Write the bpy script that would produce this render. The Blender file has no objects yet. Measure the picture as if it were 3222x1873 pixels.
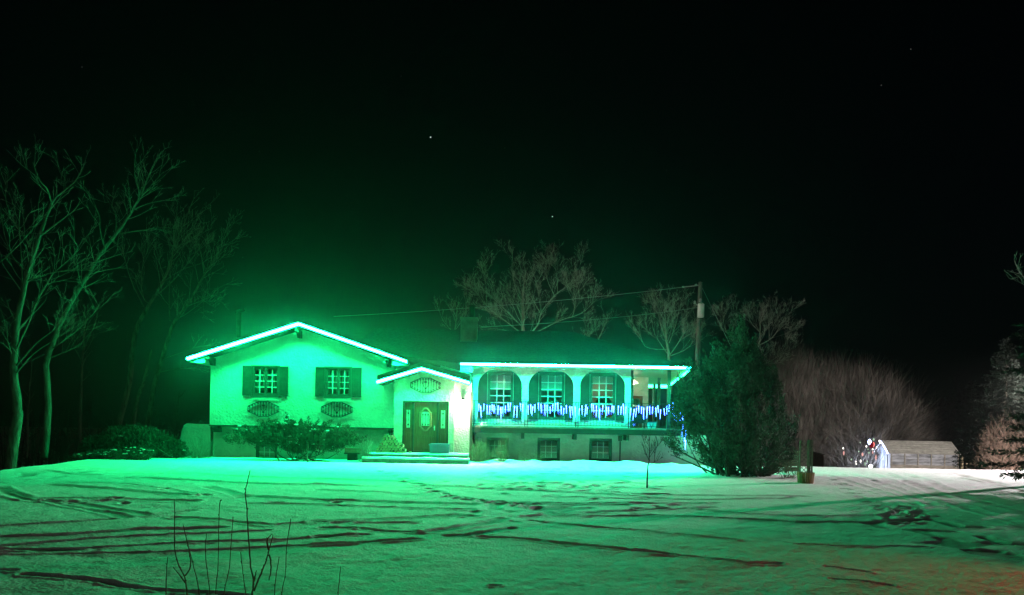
import bpy, math, random
import numpy as np
from mathutils import Vector, Matrix, noise
random.seed(7); rng = np.random.default_rng(7)
S = bpy.context.scene; C = S.collection; R = math.radians

# ------------------------------------------------------------------ camera, sky, moon, exposure
F, CU, VH, EYE, ROLL = 2327.0, 1611.0, 1330.0, 1.6, R(1.0)
cs, sn = math.cos(ROLL), math.sin(ROLL)
cam = bpy.data.objects.new('camera', bpy.data.cameras.new('camera')); C.objects.link(cam); S.camera = cam
cam.data.sensor_width = 36; cam.data.lens = F / 3222 * 36
cam.data.shift_y = (VH - 936.5) / 3222
cam.data.clip_start = .05; cam.data.clip_end = 3000
cam.matrix_world = Matrix(((cs, -sn, 0, 0), (0, 0, -1, 0), (sn, cs, 0, EYE), (0, 0, 0, 1)))

W = bpy.data.worlds.new('World'); S.world = W; W.use_nodes = True
wn = W.node_tree; bg = wn.nodes['Background']
sky = wn.nodes.new('ShaderNodeTexSky'); sky.sky_type = 'NISHITA'; sky.sun_disc = False
sky.sun_elevation = R(38); sky.sun_rotation = R(200)
wn.links.new(sky.outputs[0], bg.inputs[0]); bg.inputs[1].default_value = .00022
moon = bpy.data.lights.new('moon', 'SUN'); moon.energy = .062; moon.angle = R(.5); moon.color = (1, .97, .94)
mo = bpy.data.objects.new('moon', moon); C.objects.link(mo)
md = Vector((math.sin(R(200)) * math.cos(R(38)), math.cos(R(200)) * math.cos(R(38)), math.sin(R(38))))
mo.rotation_euler = md.to_track_quat('Z', 'Y').to_euler()
S.view_settings.view_transform = 'Standard'; S.view_settings.look = 'None'
S.view_settings.exposure = 0; S.view_settings.gamma = 1; S.view_settings.use_curve_mapping = False
cy = S.cycles
cy.max_bounces = 6; cy.diffuse_bounces = 3; cy.glossy_bounces = 2; cy.transmission_bounces = 4
cy.volume_bounces = 0; cy.transparent_max_bounces = 12; cy.sample_clamp_indirect = 4
LED = (.0030, 1.0, .25); LEDK = 555.0; HAZE = .00070

# ------------------------------------------------------------------ coordinates
def ray(u, v):
    a, b = (u - CU) / F, (VH - v) / F
    return a * cs - b * sn, a * sn + b * cs
def at(u, v, Y):
    x, z = ray(u, v); return Vector((x * Y, Y, EYE + z * Y))
def ax(u, Y, v=1300): return at(u, v, Y).x
def az(v, Y, u=1611): return at(u, v, Y).z
def gnd(u, v):
    x, z = ray(u, v); Y = -EYE / z; return (x * Y, Y)

# ------------------------------------------------------------------ mesh collector
ORG = {}
class MB:
    def __init__(s): s.v = []; s.f = []
    def face(s, pts):
        b = len(s.v); s.v += [tuple(p) for p in pts]; s.f.append(tuple(range(b, b + len(pts)))); return s
    def hexa(s, p):
        b = len(s.v); s.v += [tuple(q) for q in p]
        s.f += [tuple(b + i for i in q) for q in ((0, 3, 2, 1), (4, 5, 6, 7), (0, 1, 5, 4), (1, 2, 6, 5), (2, 3, 7, 6), (3, 0, 4, 7))]
        return s
    def box(s, x0, x1, y0, y1, z0, z1):
        return s.hexa([(x0, y0, z0), (x1, y0, z0), (x1, y1, z0), (x0, y1, z0), (x0, y0, z1), (x1, y0, z1), (x1, y1, z1), (x0, y1, z1)])
    def prism(s, poly, y0, y1):          # polygon in x,z extruded along y
        n = len(poly); b = len(s.v)
        s.v += [(x, y0, z) for x, z in poly] + [(x, y1, z) for x, z in poly]
        s.f.append(tuple(b + i for i in range(n))); s.f.append(tuple(b + n + i for i in reversed(range(n))))
        for i in range(n):
            j = (i + 1) % n; s.f.append((b + i, b + n + i, b + n + j, b + j))
        return s
    def sweep(s, path, sec):             # constant (dx,dy,dz) section swept along path points
        n = len(sec); b = len(s.v)
        for p in path: s.v += [(p[0] + d[0], p[1] + d[1], p[2] + d[2]) for d in sec]
        for k in range(len(path) - 1):
            for i in range(n):
                j = (i + 1) % n; s.f.append((b + k * n + i, b + k * n + j, b + (k + 1) * n + j, b + (k + 1) * n + i))
        s.f.append(tuple(b + i for i in reversed(range(n)))); m = b + (len(path) - 1) * n
        s.f.append(tuple(m + i for i in range(n))); return s
    def tube(s, path, rad, n=6, cap=True):
        path = [Vector(p) for p in path]; k = len(path)
        if not hasattr(rad, '__len__'): rad = [rad] * k
        b = len(s.v); ref = Vector((.31, .23, .92)) if abs((path[-1] - path[0]).normalized().z) < .9 else Vector((1, 0, 0))
        for i, p in enumerate(path):
            t = (path[min(i + 1, k - 1)] - path[max(i - 1, 0)])
            if t.length < 1e-9: t = Vector((0, 0, 1))
            t.normalize(); a = t.cross(ref).normalized(); c = t.cross(a)
            for q in range(n):
                w = 2 * math.pi * q / n; o = (a * math.cos(w) + c * math.sin(w)) * rad[i]
                s.v.append((p.x + o.x, p.y + o.y, p.z + o.z))
        for i in range(k - 1):
            for q in range(n):
                r = (q + 1) % n; s.f.append((b + i * n + q, b + i * n + r, b + (i + 1) * n + r, b + (i + 1) * n + q))
        if cap:
            s.f.append(tuple(b + q for q in reversed(range(n)))); s.f.append(tuple(b + (k - 1) * n + q for q in range(n)))
        return s
    def lathe(s, prof, c=(0, 0, 0), n=16):   # prof: (r,z)
        b = len(s.v)
        for r, z in prof:
            for q in range(n):
                w = 2 * math.pi * q / n; s.v.append((c[0] + r * math.cos(w), c[1] + r * math.sin(w), c[2] + z))
        for i in range(len(prof) - 1):
            for q in range(n):
                r_ = (q + 1) % n; s.f.append((b + i * n + q, b + i * n + r_, b + (i + 1) * n + r_, b + (i + 1) * n + q))
        s.f.append(tuple(b + q for q in reversed(range(n)))); s.f.append(tuple(b + (len(prof) - 1) * n + q for q in range(n)))
        return s
    def blob(s, c, r, n=8, m=5, jit=.15):
        b = len(s.v)
        for i in range(m + 1):
            th = math.pi * i / m
            for q in range(n):
                w = 2 * math.pi * q / n; k = 1 + random.uniform(-jit, jit)
                s.v.append((c[0] + r[0] * k * math.sin(th) * math.cos(w), c[1] + r[1] * k * math.sin(th) * math.sin(w), c[2] + r[2] * k * math.cos(th)))
        for i in range(m):
            for q in range(n):
                t = (q + 1) % n; s.f.append((b + i * n + q, b + (i + 1) * n + q, b + (i + 1) * n + t, b + i * n + t))
        return s
    def build(s, name, mat, parent=None, smooth=False):
        o = ORG.get(parent.name if parent else '', (0, 0, 0))
        me = bpy.data.meshes.new(name); me.from_pydata([(x - o[0], y - o[1], z - o[2]) for x, y, z in s.v], [], s.f)
        if smooth: me.polygons.foreach_set('use_smooth', [True] * len(me.polygons))
        me.materials.append(mat); me.update()
        return link(name, me, parent)
def link(name, me, parent=None, loc=None):
    ob = bpy.data.objects.new(name, me); C.objects.link(ob)
    o = ORG.get(parent.name if parent else '', (0, 0, 0))
    if parent: ob.parent = parent
    if loc is not None: ob.location = (loc[0] - o[0], loc[1] - o[1], loc[2] - o[2])
    ORG[ob.name] = tuple(loc) if loc is not None else o
    return ob
def thing(name, loc, label, cat, group=None):
    e = bpy.data.objects.new(name, None); C.objects.link(e); e.location = loc; e.empty_display_size = .2
    ORG[e.name] = tuple(loc); return tag(e, label, cat, group)
def tag(o, label, cat, group=None):
    o['label'] = label; o['category'] = cat
    if group: o['group'] = group
    return o
def np_mesh(name, V, Q, mat, parent=None, smooth=False):
    o = np.array(ORG.get(parent.name if parent else '', (0, 0, 0)))
    V = np.asarray(V, dtype=np.float32) - o.astype(np.float32); Q = np.asarray(Q, dtype=np.int32); k = Q.shape[1]
    me = bpy.data.meshes.new(name); me.vertices.add(len(V)); me.vertices.foreach_set('co', V.ravel())
    me.loops.add(Q.size); me.loops.foreach_set('vertex_index', Q.ravel())
    me.polygons.add(len(Q)); me.polygons.foreach_set('loop_start', np.arange(0, Q.size, k, dtype=np.int32))
    me.polygons.foreach_set('loop_total', np.full(len(Q), k, dtype=np.int32))
    if smooth: me.polygons.foreach_set('use_smooth', np.ones(len(Q), dtype=bool))
    me.materials.append(mat); me.update(calc_edges=True); me.validate()
    return link(name, me, parent)

# ------------------------------------------------------------------ materials
def mat(name, col, rough=.8, nscale=0, namt=.25, bump=0, bscale=40, col2=None, metal=0, stretch=None, spec=.3):
    m = bpy.data.materials.new(name); m.use_nodes = True; t = m.node_tree; p = t.nodes['Principled BSDF']
    p.inputs['Roughness'].default_value = rough; p.inputs['Metallic'].default_value = metal
    p.inputs['Specular IOR Level'].default_value = spec
    p.inputs['Base Color'].default_value = (*col, 1)
    tc = t.nodes.new('ShaderNodeTexCoord'); src = tc.outputs['Object']
    if stretch:
        mp = t.nodes.new('ShaderNodeMapping'); mp.inputs['Scale'].default_value = stretch
        t.links.new(src, mp.inputs[0]); src = mp.outputs[0]
    if nscale:
        n = t.nodes.new('ShaderNodeTexNoise'); n.inputs['Scale'].default_value = nscale; n.inputs['Detail'].default_value = 6
        n.inputs['Roughness'].default_value = .65
        t.links.new(src, n.inputs['Vector']); r = t.nodes.new('ShaderNodeValToRGB')
        c2 = col2 or tuple(c * (1 - namt * 1.6) for c in col)
        r.color_ramp.elements[0].position = .32; r.color_ramp.elements[0].color = (*c2, 1)
        r.color_ramp.elements[1].position = .64; r.color_ramp.elements[1].color = (*(tuple(min(1, c * (1 + namt * .5)) for c in col) if not col2 else col), 1)
        t.links.new(n.outputs['Fac'], r.inputs[0]); t.links.new(r.outputs[0], p.inputs['Base Color'])
    if bump:
        b = t.nodes.new('ShaderNodeBump'); b.inputs['Distance'].default_value = bump; b.inputs['Strength'].default_value = 1
        n2 = t.nodes.new('ShaderNodeTexNoise'); n2.inputs['Scale'].default_value = bscale; n2.inputs['Detail'].default_value = 4
        t.links.new(src, n2.inputs['Vector']); t.links.new(n2.outputs['Fac'], b.inputs['Height']); t.links.new(b.outputs[0], p.inputs['Normal'])
    return m
def emit(name, col, k):
    m = bpy.data.materials.new(name); m.use_nodes = True; t = m.node_tree
    t.nodes.remove(t.nodes['Principled BSDF']); e = t.nodes.new('ShaderNodeEmission')
    e.inputs[0].default_value = (*col, 1); e.inputs[1].default_value = k
    t.links.new(e.outputs[0], t.nodes['Material Output'].inputs[0]); return m
def glass(name, fac=.12, tint=(.9, .95, .93)):
    m = bpy.data.materials.new(name); m.use_nodes = True; t = m.node_tree
    t.nodes.remove(t.nodes['Principled BSDF']); a = t.nodes.new('ShaderNodeBsdfTransparent'); a.inputs[0].default_value = (*tint, 1)
    g = t.nodes.new('ShaderNodeBsdfGlossy'); g.inputs['Roughness'].default_value = .03
    mx = t.nodes.new('ShaderNodeMixShader'); mx.inputs[0].default_value = fac
    t.links.new(a.outputs[0], mx.inputs[1]); t.links.new(g.outputs[0], mx.inputs[2]); t.links.new(mx.outputs[0], t.nodes['Material Output'].inputs[0])
    return m
M_STUCCO = mat('stucco', (.47, .46, .42), .9, 3.2, .10, .045, 12)
M_STUCCOLIT = mat('lit_arcade_stucco', (.60, .59, .54), .9, 3.2, .14, .05, 11)  # same stucco, paler copy: strong strip light on the arcade put into colour
M_STUCCO2 = mat('old_stucco', (.58, .58, .52), .92, 1.3, .22, .03, 12)
M_ENTRY = mat('entry_stucco', (.45, .44, .37), .92, 2.4, .26, .03, 11)
M_GREEN = mat('painted_shutter', (.02, .034, .026), .55, 6, .2)
M_FRAME = mat('window_frame_paint', (.034, .05, .04), .5, 5, .15)
M_WHITE = mat('white_paint', (.78, .78, .75), .5)
M_WOOD = mat('dark_stained_wood', (.02, .015, .012), .6, 5, .3, .004, 30)
M_DOOR = mat('door_wood', (.16, .042, .018), .45, 4, .35, .003, 30, stretch=(6, 1, .6))
M_CEIL = mat('ceiling_board', (.30, .22, .15), .55, 3, .3, stretch=(.5, 4, 4))
M_IRON = mat('wrought_iron', (.018, .02, .02), .5)
M_GLASS = glass('window_glass')
M_FROST = mat('leaded_glass', (.42, .45, .42), .3, 9, .3)
M_FROSTLIT = mat('leaded_glass_lit_warm', (.62, .55, .42), .3, 9, .3)  # same leaded glass with warm lamplight painted into its colour
M_SHADOWROOM = mat('room_paint', (.30, .26, .21), .9)
M_BLIND = mat('blind_slats', (.6, .6, .56), .6)
M_CURT = mat('curtain_cloth', (.33, .35, .33), .9, 3, .4, stretch=(6, 1, .4))
M_BARK = mat('bark', (.13, .122, .10), .95, 7, .45, .05, 16, stretch=(1, 1, .3))
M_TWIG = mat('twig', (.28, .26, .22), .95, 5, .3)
M_TWIGLIT = mat('lit_twig', (.30, .285, .25), .95, 5, .3)  # lighter twig copy: lamplight on the rear trees put into colour
M_BARKLIT = mat('lit_bark', (.22, .21, .18), .95, 7, .35, .03, 16, stretch=(1, 1, .3))  # lighter bark copy, likewise painted as if lit
M_TWIGW = mat('willow_twig', (.11, .096, .084), .95, .6, .5)
M_DRY = mat('dry_stems', (.21, .18, .11), .95, 6, .35)
M_JUN = mat('juniper_needles', (.075, .11, .072), .75, 1.6, .5)
M_JUN2 = mat('spreading_juniper_needles', (.055, .09, .055), .75, 2.2, .5)
M_SPR = mat('spruce_needles', (.055, .075, .06), .8, 1.2, .5)
M_SNOWC = mat('clumped_snow', (.82, .83, .84), .7, 6, .06, .01, 25)
M_CONC = mat('concrete', (.22, .21, .20), .9, 5, .3, .01, 30)
M_LOG = mat('log_bark', (.13, .10, .07), .95, 8, .4)
M_LOGEND = mat('cut_log_end', (.52, .42, .24), .9, 7, .3)
M_BLUE = mat('blue_plastic', (.06, .14, .22), .4, 3, .12)
M_GREY = mat('grey_metal', (.33, .34, .34), .45, 4, .15, metal=.3)

def shingles():
    m = mat('asphalt_shingles', (.035, .036, .036), .9, 7, .4); t = m.node_tree; p = t.nodes['Principled BSDF']
    tc = t.nodes.new('ShaderNodeTexCoord'); br = t.nodes.new('ShaderNodeTexBrick')
    br.inputs['Scale'].default_value = 1; br.inputs['Brick Width'].default_value = .3; br.inputs['Row Height'].default_value = .14
    br.inputs['Mortar Size'].default_value = .012
    t.links.new(tc.outputs['Object'], br.inputs['Vector']); b = t.nodes.new('ShaderNodeBump'); b.inputs['Distance'].default_value = .012; b.invert = True
    t.links.new(br.outputs['Fac'], b.inputs['Height']); t.links.new(b.outputs[0], p.inputs['Normal']); return m
M_ROOF = shingles()
M_FASC = mat('brown_fascia', (.05, .038, .03), .6, 5, .25)
M_LED = emit('led_light', LED, LEDK)
M_LEDC = emit('cooler_led_light', (.0045, 1, .40), LEDK)
M_LEDT = emit('led_light_far', (.02, 1, .3), LEDK * .05)
M_ICE = emit('icicle_light', (.045, .12, 1), 36.0)
M_WARM = emit('warm_lamp_glass', (1, .82, .6), 30)

# ------------------------------------------------------------------ ground
def seg_tracks():
    A = [  # crop 1 : (scale, offset) (width, bare, depth, points)
     (.30, .7, [(0,300),(60,345),(200,390),(400,385),(800,390),(1390,405)]), (.22, .4, [(0,350),(120,385),(250,402),(500,412),(900,402),(1390,414)]),
     (.32, .8, [(380,285),(700,310),(1000,335),(1370,362)]), (.2, .4, [(380,270),(800,275),(1200,315),(1450,360)]),
     (.3, .9, [(900,235),(1500,260),(2000,285),(2520,286)]), (.2, .35, [(750,205),(1400,210),(2000,235),(2520,250)]),
     (.3, .55, [(1500,300),(1650,340),(1745,380)]), (.34, .95, [(1790,370),(2000,385),(2520,405)]), (.24, .5, [(1790,425),(2100,430),(2520,440)]),
     (.26, .6, [(500,412),(800,460),(1080,507),(1360,470)]), (.24, .4, [(330,400),(700,470),(910,525)]), (.2, .7, [(0,585),(380,565),(800,535)]),
     (.26, .8, [(0,660),(400,650),(1000,610),(1590,590)]), (.18, .7, [(0,722),(600,675),(1200,645),(1920,610)]),
     (.2, .85, [(0,742),(500,745),(1300,705),(1900,690),(2520,655)]), (.15, .5, [(0,790),(1200,770),(1600,750),(2520,710)]),
     (.24, .5, [(1260,520),(1600,545),(1950,572),(2520,545)]), (.2, .6, [(2330,597),(2520,605)]),
     (.16, 1.3, [(180,940),(500,962),(750,980),(1000,1020),(1200,1040),(1500,1055),(1750,1082)]), (.12, 1.2, [(0,908),(100,918)]),
     (.22, .5, [(330,180),(500,205),(700,220)]), (.2, .5, [(0,768),(250,755),(560,752)])]
    B = [(.24, .6, [(0,240),(500,255),(800,290),(1200,315),(1700,330),(2100,345),(2520,360)]), (.22, .6, [(850,300),(1300,325),(1800,345),(2520,382)]),
     (.36, .95, [(0,400),(500,412),(1100,430)]), (.22, .4, [(0,440),(500,450),(1100,470)]), (.3, .7, [(0,550),(500,530),(1000,505),(1110,512)]),
     (.2, .5, [(130,565),(500,540),(1000,515)]), (.36, .95, [(1490,432),(1900,435),(2200,437)]), (.2, .7, [(1450,420),(2000,425),(2520,425)]),
     (.3, .6, [(1760,480),(1950,462)]), (.2, .6, [(1490,520),(1650,505),(1750,510),(2520,515)]), (.2, .6, [(1960,490),(2520,462)]),
     (.3, .8, [(810,632),(1000,605),(1200,570),(1320,535)]), (.26, .7, [(950,660),(1100,650),(1250,630),(1400,600)]), (.18, .5, [(180,595),(500,625),(750,635)]),
     (.2, .6, [(1180,665),(1500,685),(2000,735),(2520,785)]), (.16, .6, [(1535,548),(1800,575),(2100,600),(2520,640)]), (.2, .7, [(0,660),(350,650)]),
     (.16, .5, [(0,720),(720,680)]), (.5, .7, [(1590,470),(1780,460)]), (.2, .5, [(1630,375),(2000,385),(2520,405)]), (.2, .5, [(300,570),(700,562)]),
     (.3, .45, [(0,285),(400,295)]), (.2, .4, [(0,325),(420,345),(820,355)]), (.2, .4, [(1150,285),(1420,280)]), (.2, .4, [(1640,285),(1850,282)]),
     (.09, 1.3, [(1250,1010),(1300,1008)])]
    D = [(.26, .65, [(0,320),(600,330),(1100,335)]), (.22, .6, [(0,345),(500,355),(1000,350)]), (.22, .65, [(0,450),(500,470),(900,490),(1050,500),(1700,495)]),
     (.3, .6, [(0,385),(400,375)]), (.2, .6, [(0,417),(300,415),(500,405)]), (.24, .6, [(240,395),(520,375)]), (.18, .4, [(350,415),(700,445),(1000,458),(1650,458)]),
     (.14, .5, [(0,550),(300,580),(650,620)]), (.14, .5, [(0,685),(400,730),(720,770),(930,775)]), (.12, .55, [(1050,650),(1500,660),(1880,668)]),
     (.3, .3, [(1720,185),(1900,235),(2150,345),(2520,440)]), (.3, .3, [(1600,180),(1900,290),(2200,430),(2520,510)]), (.25, .25, [(1250,200),(1600,310),(1850,400)]),
     (.25, .22, [(1400,190),(1750,300),(1950,400)]), (.24, .9, [(2250,600),(2400,640),(2520,650)]), (.3, .5, [(2050,180),(2300,240),(2520,300)]),
     (.2, .5, [(2100,215),(2400,270)]), (.12, .7, [(1250,800),(1500,830)]), (.12, .8, [(1280,880),(1650,920)]), (.3, 1.0, [(1720,490),(1900,480),(2000,500),(2100,530),(2250,535)]),
     (.14, .8, [(1900,560),(2020,565)]), (.2, .8, [(2150,680),(2350,690)])]
    out = []
    for sc, ox, L in ((2.291, 0, A), (2.291, 1000, B), (2.062, 2000, D)):
        for w, b, pts in L: out.append((w, b, [gnd(x / sc + ox, y / sc + 1400) for x, y in pts]))
    return out
def vnoise(x, y, seed):
    xi = np.floor(x).astype(np.int64); yi = np.floor(y).astype(np.int64); fx = x - xi; fy = y - yi
    fx = fx * fx * (3 - 2 * fx); fy = fy * fy * (3 - 2 * fy)
    def h(a, b):
        n = (a * 374761393 + b * 668265263 + seed * 1442695041) & 0x7fffffff
        n = ((n ^ (n >> 13)) * 1274126177) & 0x7fffffff
        return ((n ^ (n >> 16)) & 0xffff) / 65535.0
    return (h(xi, yi) * (1 - fx) + h(xi + 1, yi) * fx) * (1 - fy) + (h(xi, yi + 1) * (1 - fx) + h(xi + 1, yi + 1) * fx) * fy
def hbase(X, Y):
    d = np.clip(-(X + 14.4 + .12 * (Y - 20)), 0, 14); h = -.24 * d
    e = np.clip(Y - 30.4, 0, 30); h = h - .075 * e
    return h
def zg(x, y): return float(hbase(np.float64(x), np.float64(y)))
def build_ground():
    ys = [-40, -20, -8, -2, 1.5]
    y = 3.0
    while y < 34: ys.append(y); y += max(.025, .0027 * y)
    for q in (35, 36, 38, 40, 43, 46, 50, 55, 60, 70, 90, 120, 180, 280, 420): ys.append(q)
    ys = np.array(ys); n = 840; t = np.linspace(-1, 1, n)
    Wd = np.where(ys < 4, 3.6 + (4 - ys) * 1.5, .9 * ys)
    X = t[None, :] * Wd[:, None]; Y = np.repeat(ys[:, None], n, 1)
    Z = hbase(X, Y); fine = ((Y > 2) & (Y < 34))
    Z = Z + fine * (.035 * (vnoise(X * .55, Y * .55, 1) - .5) + .022 * (vnoise(X * 1.7, Y * 1.7, 2) - .5) + .012 * (vnoise(X * 6, Y * 6, 3) - .5) +   .008 * (vnoise(X * 15, Y * 12, 4) - .5))
    # drift thrown up along the house front and under the juniper
    Z += .14 * np.exp(-((Y - 29.4) / .5) ** 2) * np.clip((X + 1.2) * 2, 0, 1) * np.clip(8 - X, 0, 1) * (.35 + vnoise(X * 2.2, Y * 1.3, 9))
    bare = np.zeros_like(X)
    wob = vnoise(X * .8, Y * .8, 5) * .5 + vnoise(X * 4, Y * 4, 6) * .5
    for w, b, pts in seg_tracks():
        best = np.full(X.shape, 9.0)
        for (xa, ya), (xb, yb) in zip(pts[:-1], pts[1:]):
            r0, r1 = np.searchsorted(ys, [min(ya, yb) - 1.2, max(ya, yb) + 1.2])
            sx, sy = X[r0:r1], Y[r0:r1]; dx, dy = xb - xa, yb - ya; l2 = dx * dx + dy * dy + 1e-9
            k = np.clip(((sx - xa) * dx + (sy - ya) * dy) / l2, 0, 1)
            dd = np.hypot(sx - xa - k * dx, sy - ya - k * dy); best[r0:r1] = np.minimum(best[r0:r1], dd)
        q = best / (w * (.26 + .013 * Y)); prof = np.exp(-q ** 2.6)  # widened with distance: dark colour takes in rut shadow beside the bare track
        Z -= .022 * min(1, b) * prof; Z += .012 * np.exp(-((q - 1.5) / .45) ** 2) * (.4 + wob)
        bare = np.maximum(bare, prof * np.clip(b * 1.75 - .9 * wob + .05, 0, .85))
    # scuffed ground and footprints
    for seed, (u0, v0, u1, v1), nn, thr in ((11, (2790, 1625, 3080, 1690), 0, .60), (12, (1560, 1462, 2000, 1540), 0, .70), (13, (0, 1470, 220, 1520), 0, .58), (14, (1400, 1585, 1800, 1640), 0, .66), (15, (3040, 1680, 3222, 1760), 0, .62)):
        cx, cy_ = gnd((u0 + u1) / 2, (v0 + v1) / 2); (ax_, ay) = gnd(u0, v1); (bx, by) = gnd(u1, v0)
        m = np.exp(-(((X - cx) / (abs(bx - ax_) * .5 + .1)) ** 2 + ((Y - cy_) / (abs(by - ay) * .5 + .1)) ** 2) ** 2)
        nz = vnoise(X * 3.1, Y * 2.2, seed)
        p = m * np.clip((nz - thr) * 7, 0, 1); Z -= .025 * p; bare = np.maximum(bare, p * .6)
    fr_ = random.Random(5); feet = []
    for (ua, va, ub, vb, n_) in ((1180, 1476, 1420, 1565, 22), (1420, 1565, 1700, 1600, 16), (2600, 1500, 2830, 1640, 20)):
        for k in range(n_): feet.append(gnd(ua + (ub - ua) * k / n_ + fr_.uniform(-6, 6), va + (vb - va) * k / n_ + (3 if k % 2 else -3)))
    for k in range(90): feet.append(gnd(fr_.uniform(1500, 2080), fr_.uniform(1466, 1545)))
    for k in range(40): feet.append(gnd(fr_.uniform(2780, 2900), fr_.uniform(1590, 1650)))
    for k in range(30): feet.append(gnd(fr_.uniform(200, 3100), fr_.uniform(1500, 1600)))
    for fx_, fy_ in feet:
        r0, r1 = np.searchsorted(ys, [fy_ - .5, fy_ + .5]); c0, c1 = np.searchsorted(t, [(fx_ - .5) / (.9 * fy_), (fx_ + .5) / (.9 * fy_)])
        a_ = fr_.uniform(0, 3); dx, dy = X[r0:r1, c0:c1] - fx_, Y[r0:r1, c0:c1] - fy_; p_ = dx * math.cos(a_) + dy * math.sin(a_); q_ = -dx * math.sin(a_) + dy * math.cos(a_)
        e_ = (p_ / .16) ** 2 + (q_ / .085) ** 2; Z[r0:r1, c0:c1] += -.035 * np.exp(-e_ ** 2) + .01 * np.exp(-((np.sqrt(e_) - 1.5) / .35) ** 2)
        bare[r0:r1, c0:c1] = np.maximum(bare[r0:r1, c0:c1], fr_.uniform(.2, .6) * np.exp(-e_ ** 2))
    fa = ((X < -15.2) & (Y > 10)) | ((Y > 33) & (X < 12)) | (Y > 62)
    bare = np.maximum(bare, fa * .96)  # ground beyond the yard: dark brush, and night dark put into the colour
    # thin grass showing through towards the camera
    g = np.clip((vnoise(X * 11, Y * 8, 21) * .6 + vnoise(X * 29, Y * 22, 22) * .4 - .62) * 5, 0, 1) * np.clip((13 - Y) / 6, 0, 1) * fine
    bare = np.maximum(bare, .35 * g)
    ii = np.arange(n * (len(ys) - 1)).reshape(len(ys) - 1, n)[:, :-1].ravel()
    Q = np.stack([ii, ii + 1, ii + n + 1, ii + n], 1)
    V = np.stack([X.ravel(), Y.ravel(), Z.ravel()], 1)
    m = bpy.data.materials.new('snow'); m.use_nodes = True; t_ = m.node_tree; p = t_.nodes['Principled BSDF']
    p.inputs['Roughness'].default_value = .75; p.inputs['Specular IOR Level'].default_value = .25
    tc = t_.nodes.new('ShaderNodeTexCoord'); at_ = t_.nodes.new('ShaderNodeAttribute'); at_.attribute_name = 'bare'
    n1 = t_.nodes.new('ShaderNodeTexNoise'); n1.inputs['Scale'].default_value = 3; n1.inputs['Detail'].default_value = 8; n1.inputs['Roughness'].default_value = .7
    n2 = t_.nodes.new('ShaderNodeTexNoise'); n2.inputs['Scale'].default_value = 26; n2.inputs['Detail'].default_value = 5
    for nn in (n1, n2): t_.links.new(tc.outputs['Object'], nn.inputs['Vector'])
    r = t_.nodes.new('ShaderNodeValToRGB'); r.color_ramp.elements[0].color = (.74, .74, .74, 1); r.color_ramp.elements[1].color = (.88, .88, .88, 1)
    r.color_ramp.elements[0].position = .35; r.color_ramp.elements[1].position = .62
    t_.links.new(n1.outputs['Fac'], r.inputs[0])
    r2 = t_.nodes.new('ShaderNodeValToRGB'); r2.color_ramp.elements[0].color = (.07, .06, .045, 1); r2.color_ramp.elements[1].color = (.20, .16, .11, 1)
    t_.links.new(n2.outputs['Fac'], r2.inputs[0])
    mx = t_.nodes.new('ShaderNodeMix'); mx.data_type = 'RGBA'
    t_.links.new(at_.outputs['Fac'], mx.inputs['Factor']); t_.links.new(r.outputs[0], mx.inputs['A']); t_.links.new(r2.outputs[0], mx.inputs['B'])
    t_.links.new(mx.outputs['Result'], p.inputs['Base Color'])
    bp = t_.nodes.new('ShaderNodeBump'); bp.inputs['Distance'].default_value = .02; t_.links.new(n2.outputs['Fac'], bp.inputs['Height']); t_.links.new(bp.outputs[0], p.inputs['Normal'])
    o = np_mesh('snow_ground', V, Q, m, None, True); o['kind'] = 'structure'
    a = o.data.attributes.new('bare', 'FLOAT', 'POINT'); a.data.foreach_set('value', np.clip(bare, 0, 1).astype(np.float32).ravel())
    return o
build_ground()

# haze box: air that carries the glow of the lights
hz = MB().box(-120, 120, -12, 150, -8, 22).build('haze', bpy.data.materials.new('haze_air')); hz['kind'] = 'stuff'
hm = hz.data.materials[0]; hm.use_nodes = True; ht = hm.node_tree; ht.nodes.remove(ht.nodes['Principled BSDF'])
pv = ht.nodes.new('ShaderNodeVolumePrincipled'); pv.inputs['Color'].default_value = (.9, .92, .93, 1); pv.inputs['Density'].default_value = HAZE
pv.inputs['Anisotropy'].default_value = .92
ht.links.new(pv.outputs[0], ht.nodes['Material Output'].inputs['Volume'])

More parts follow.
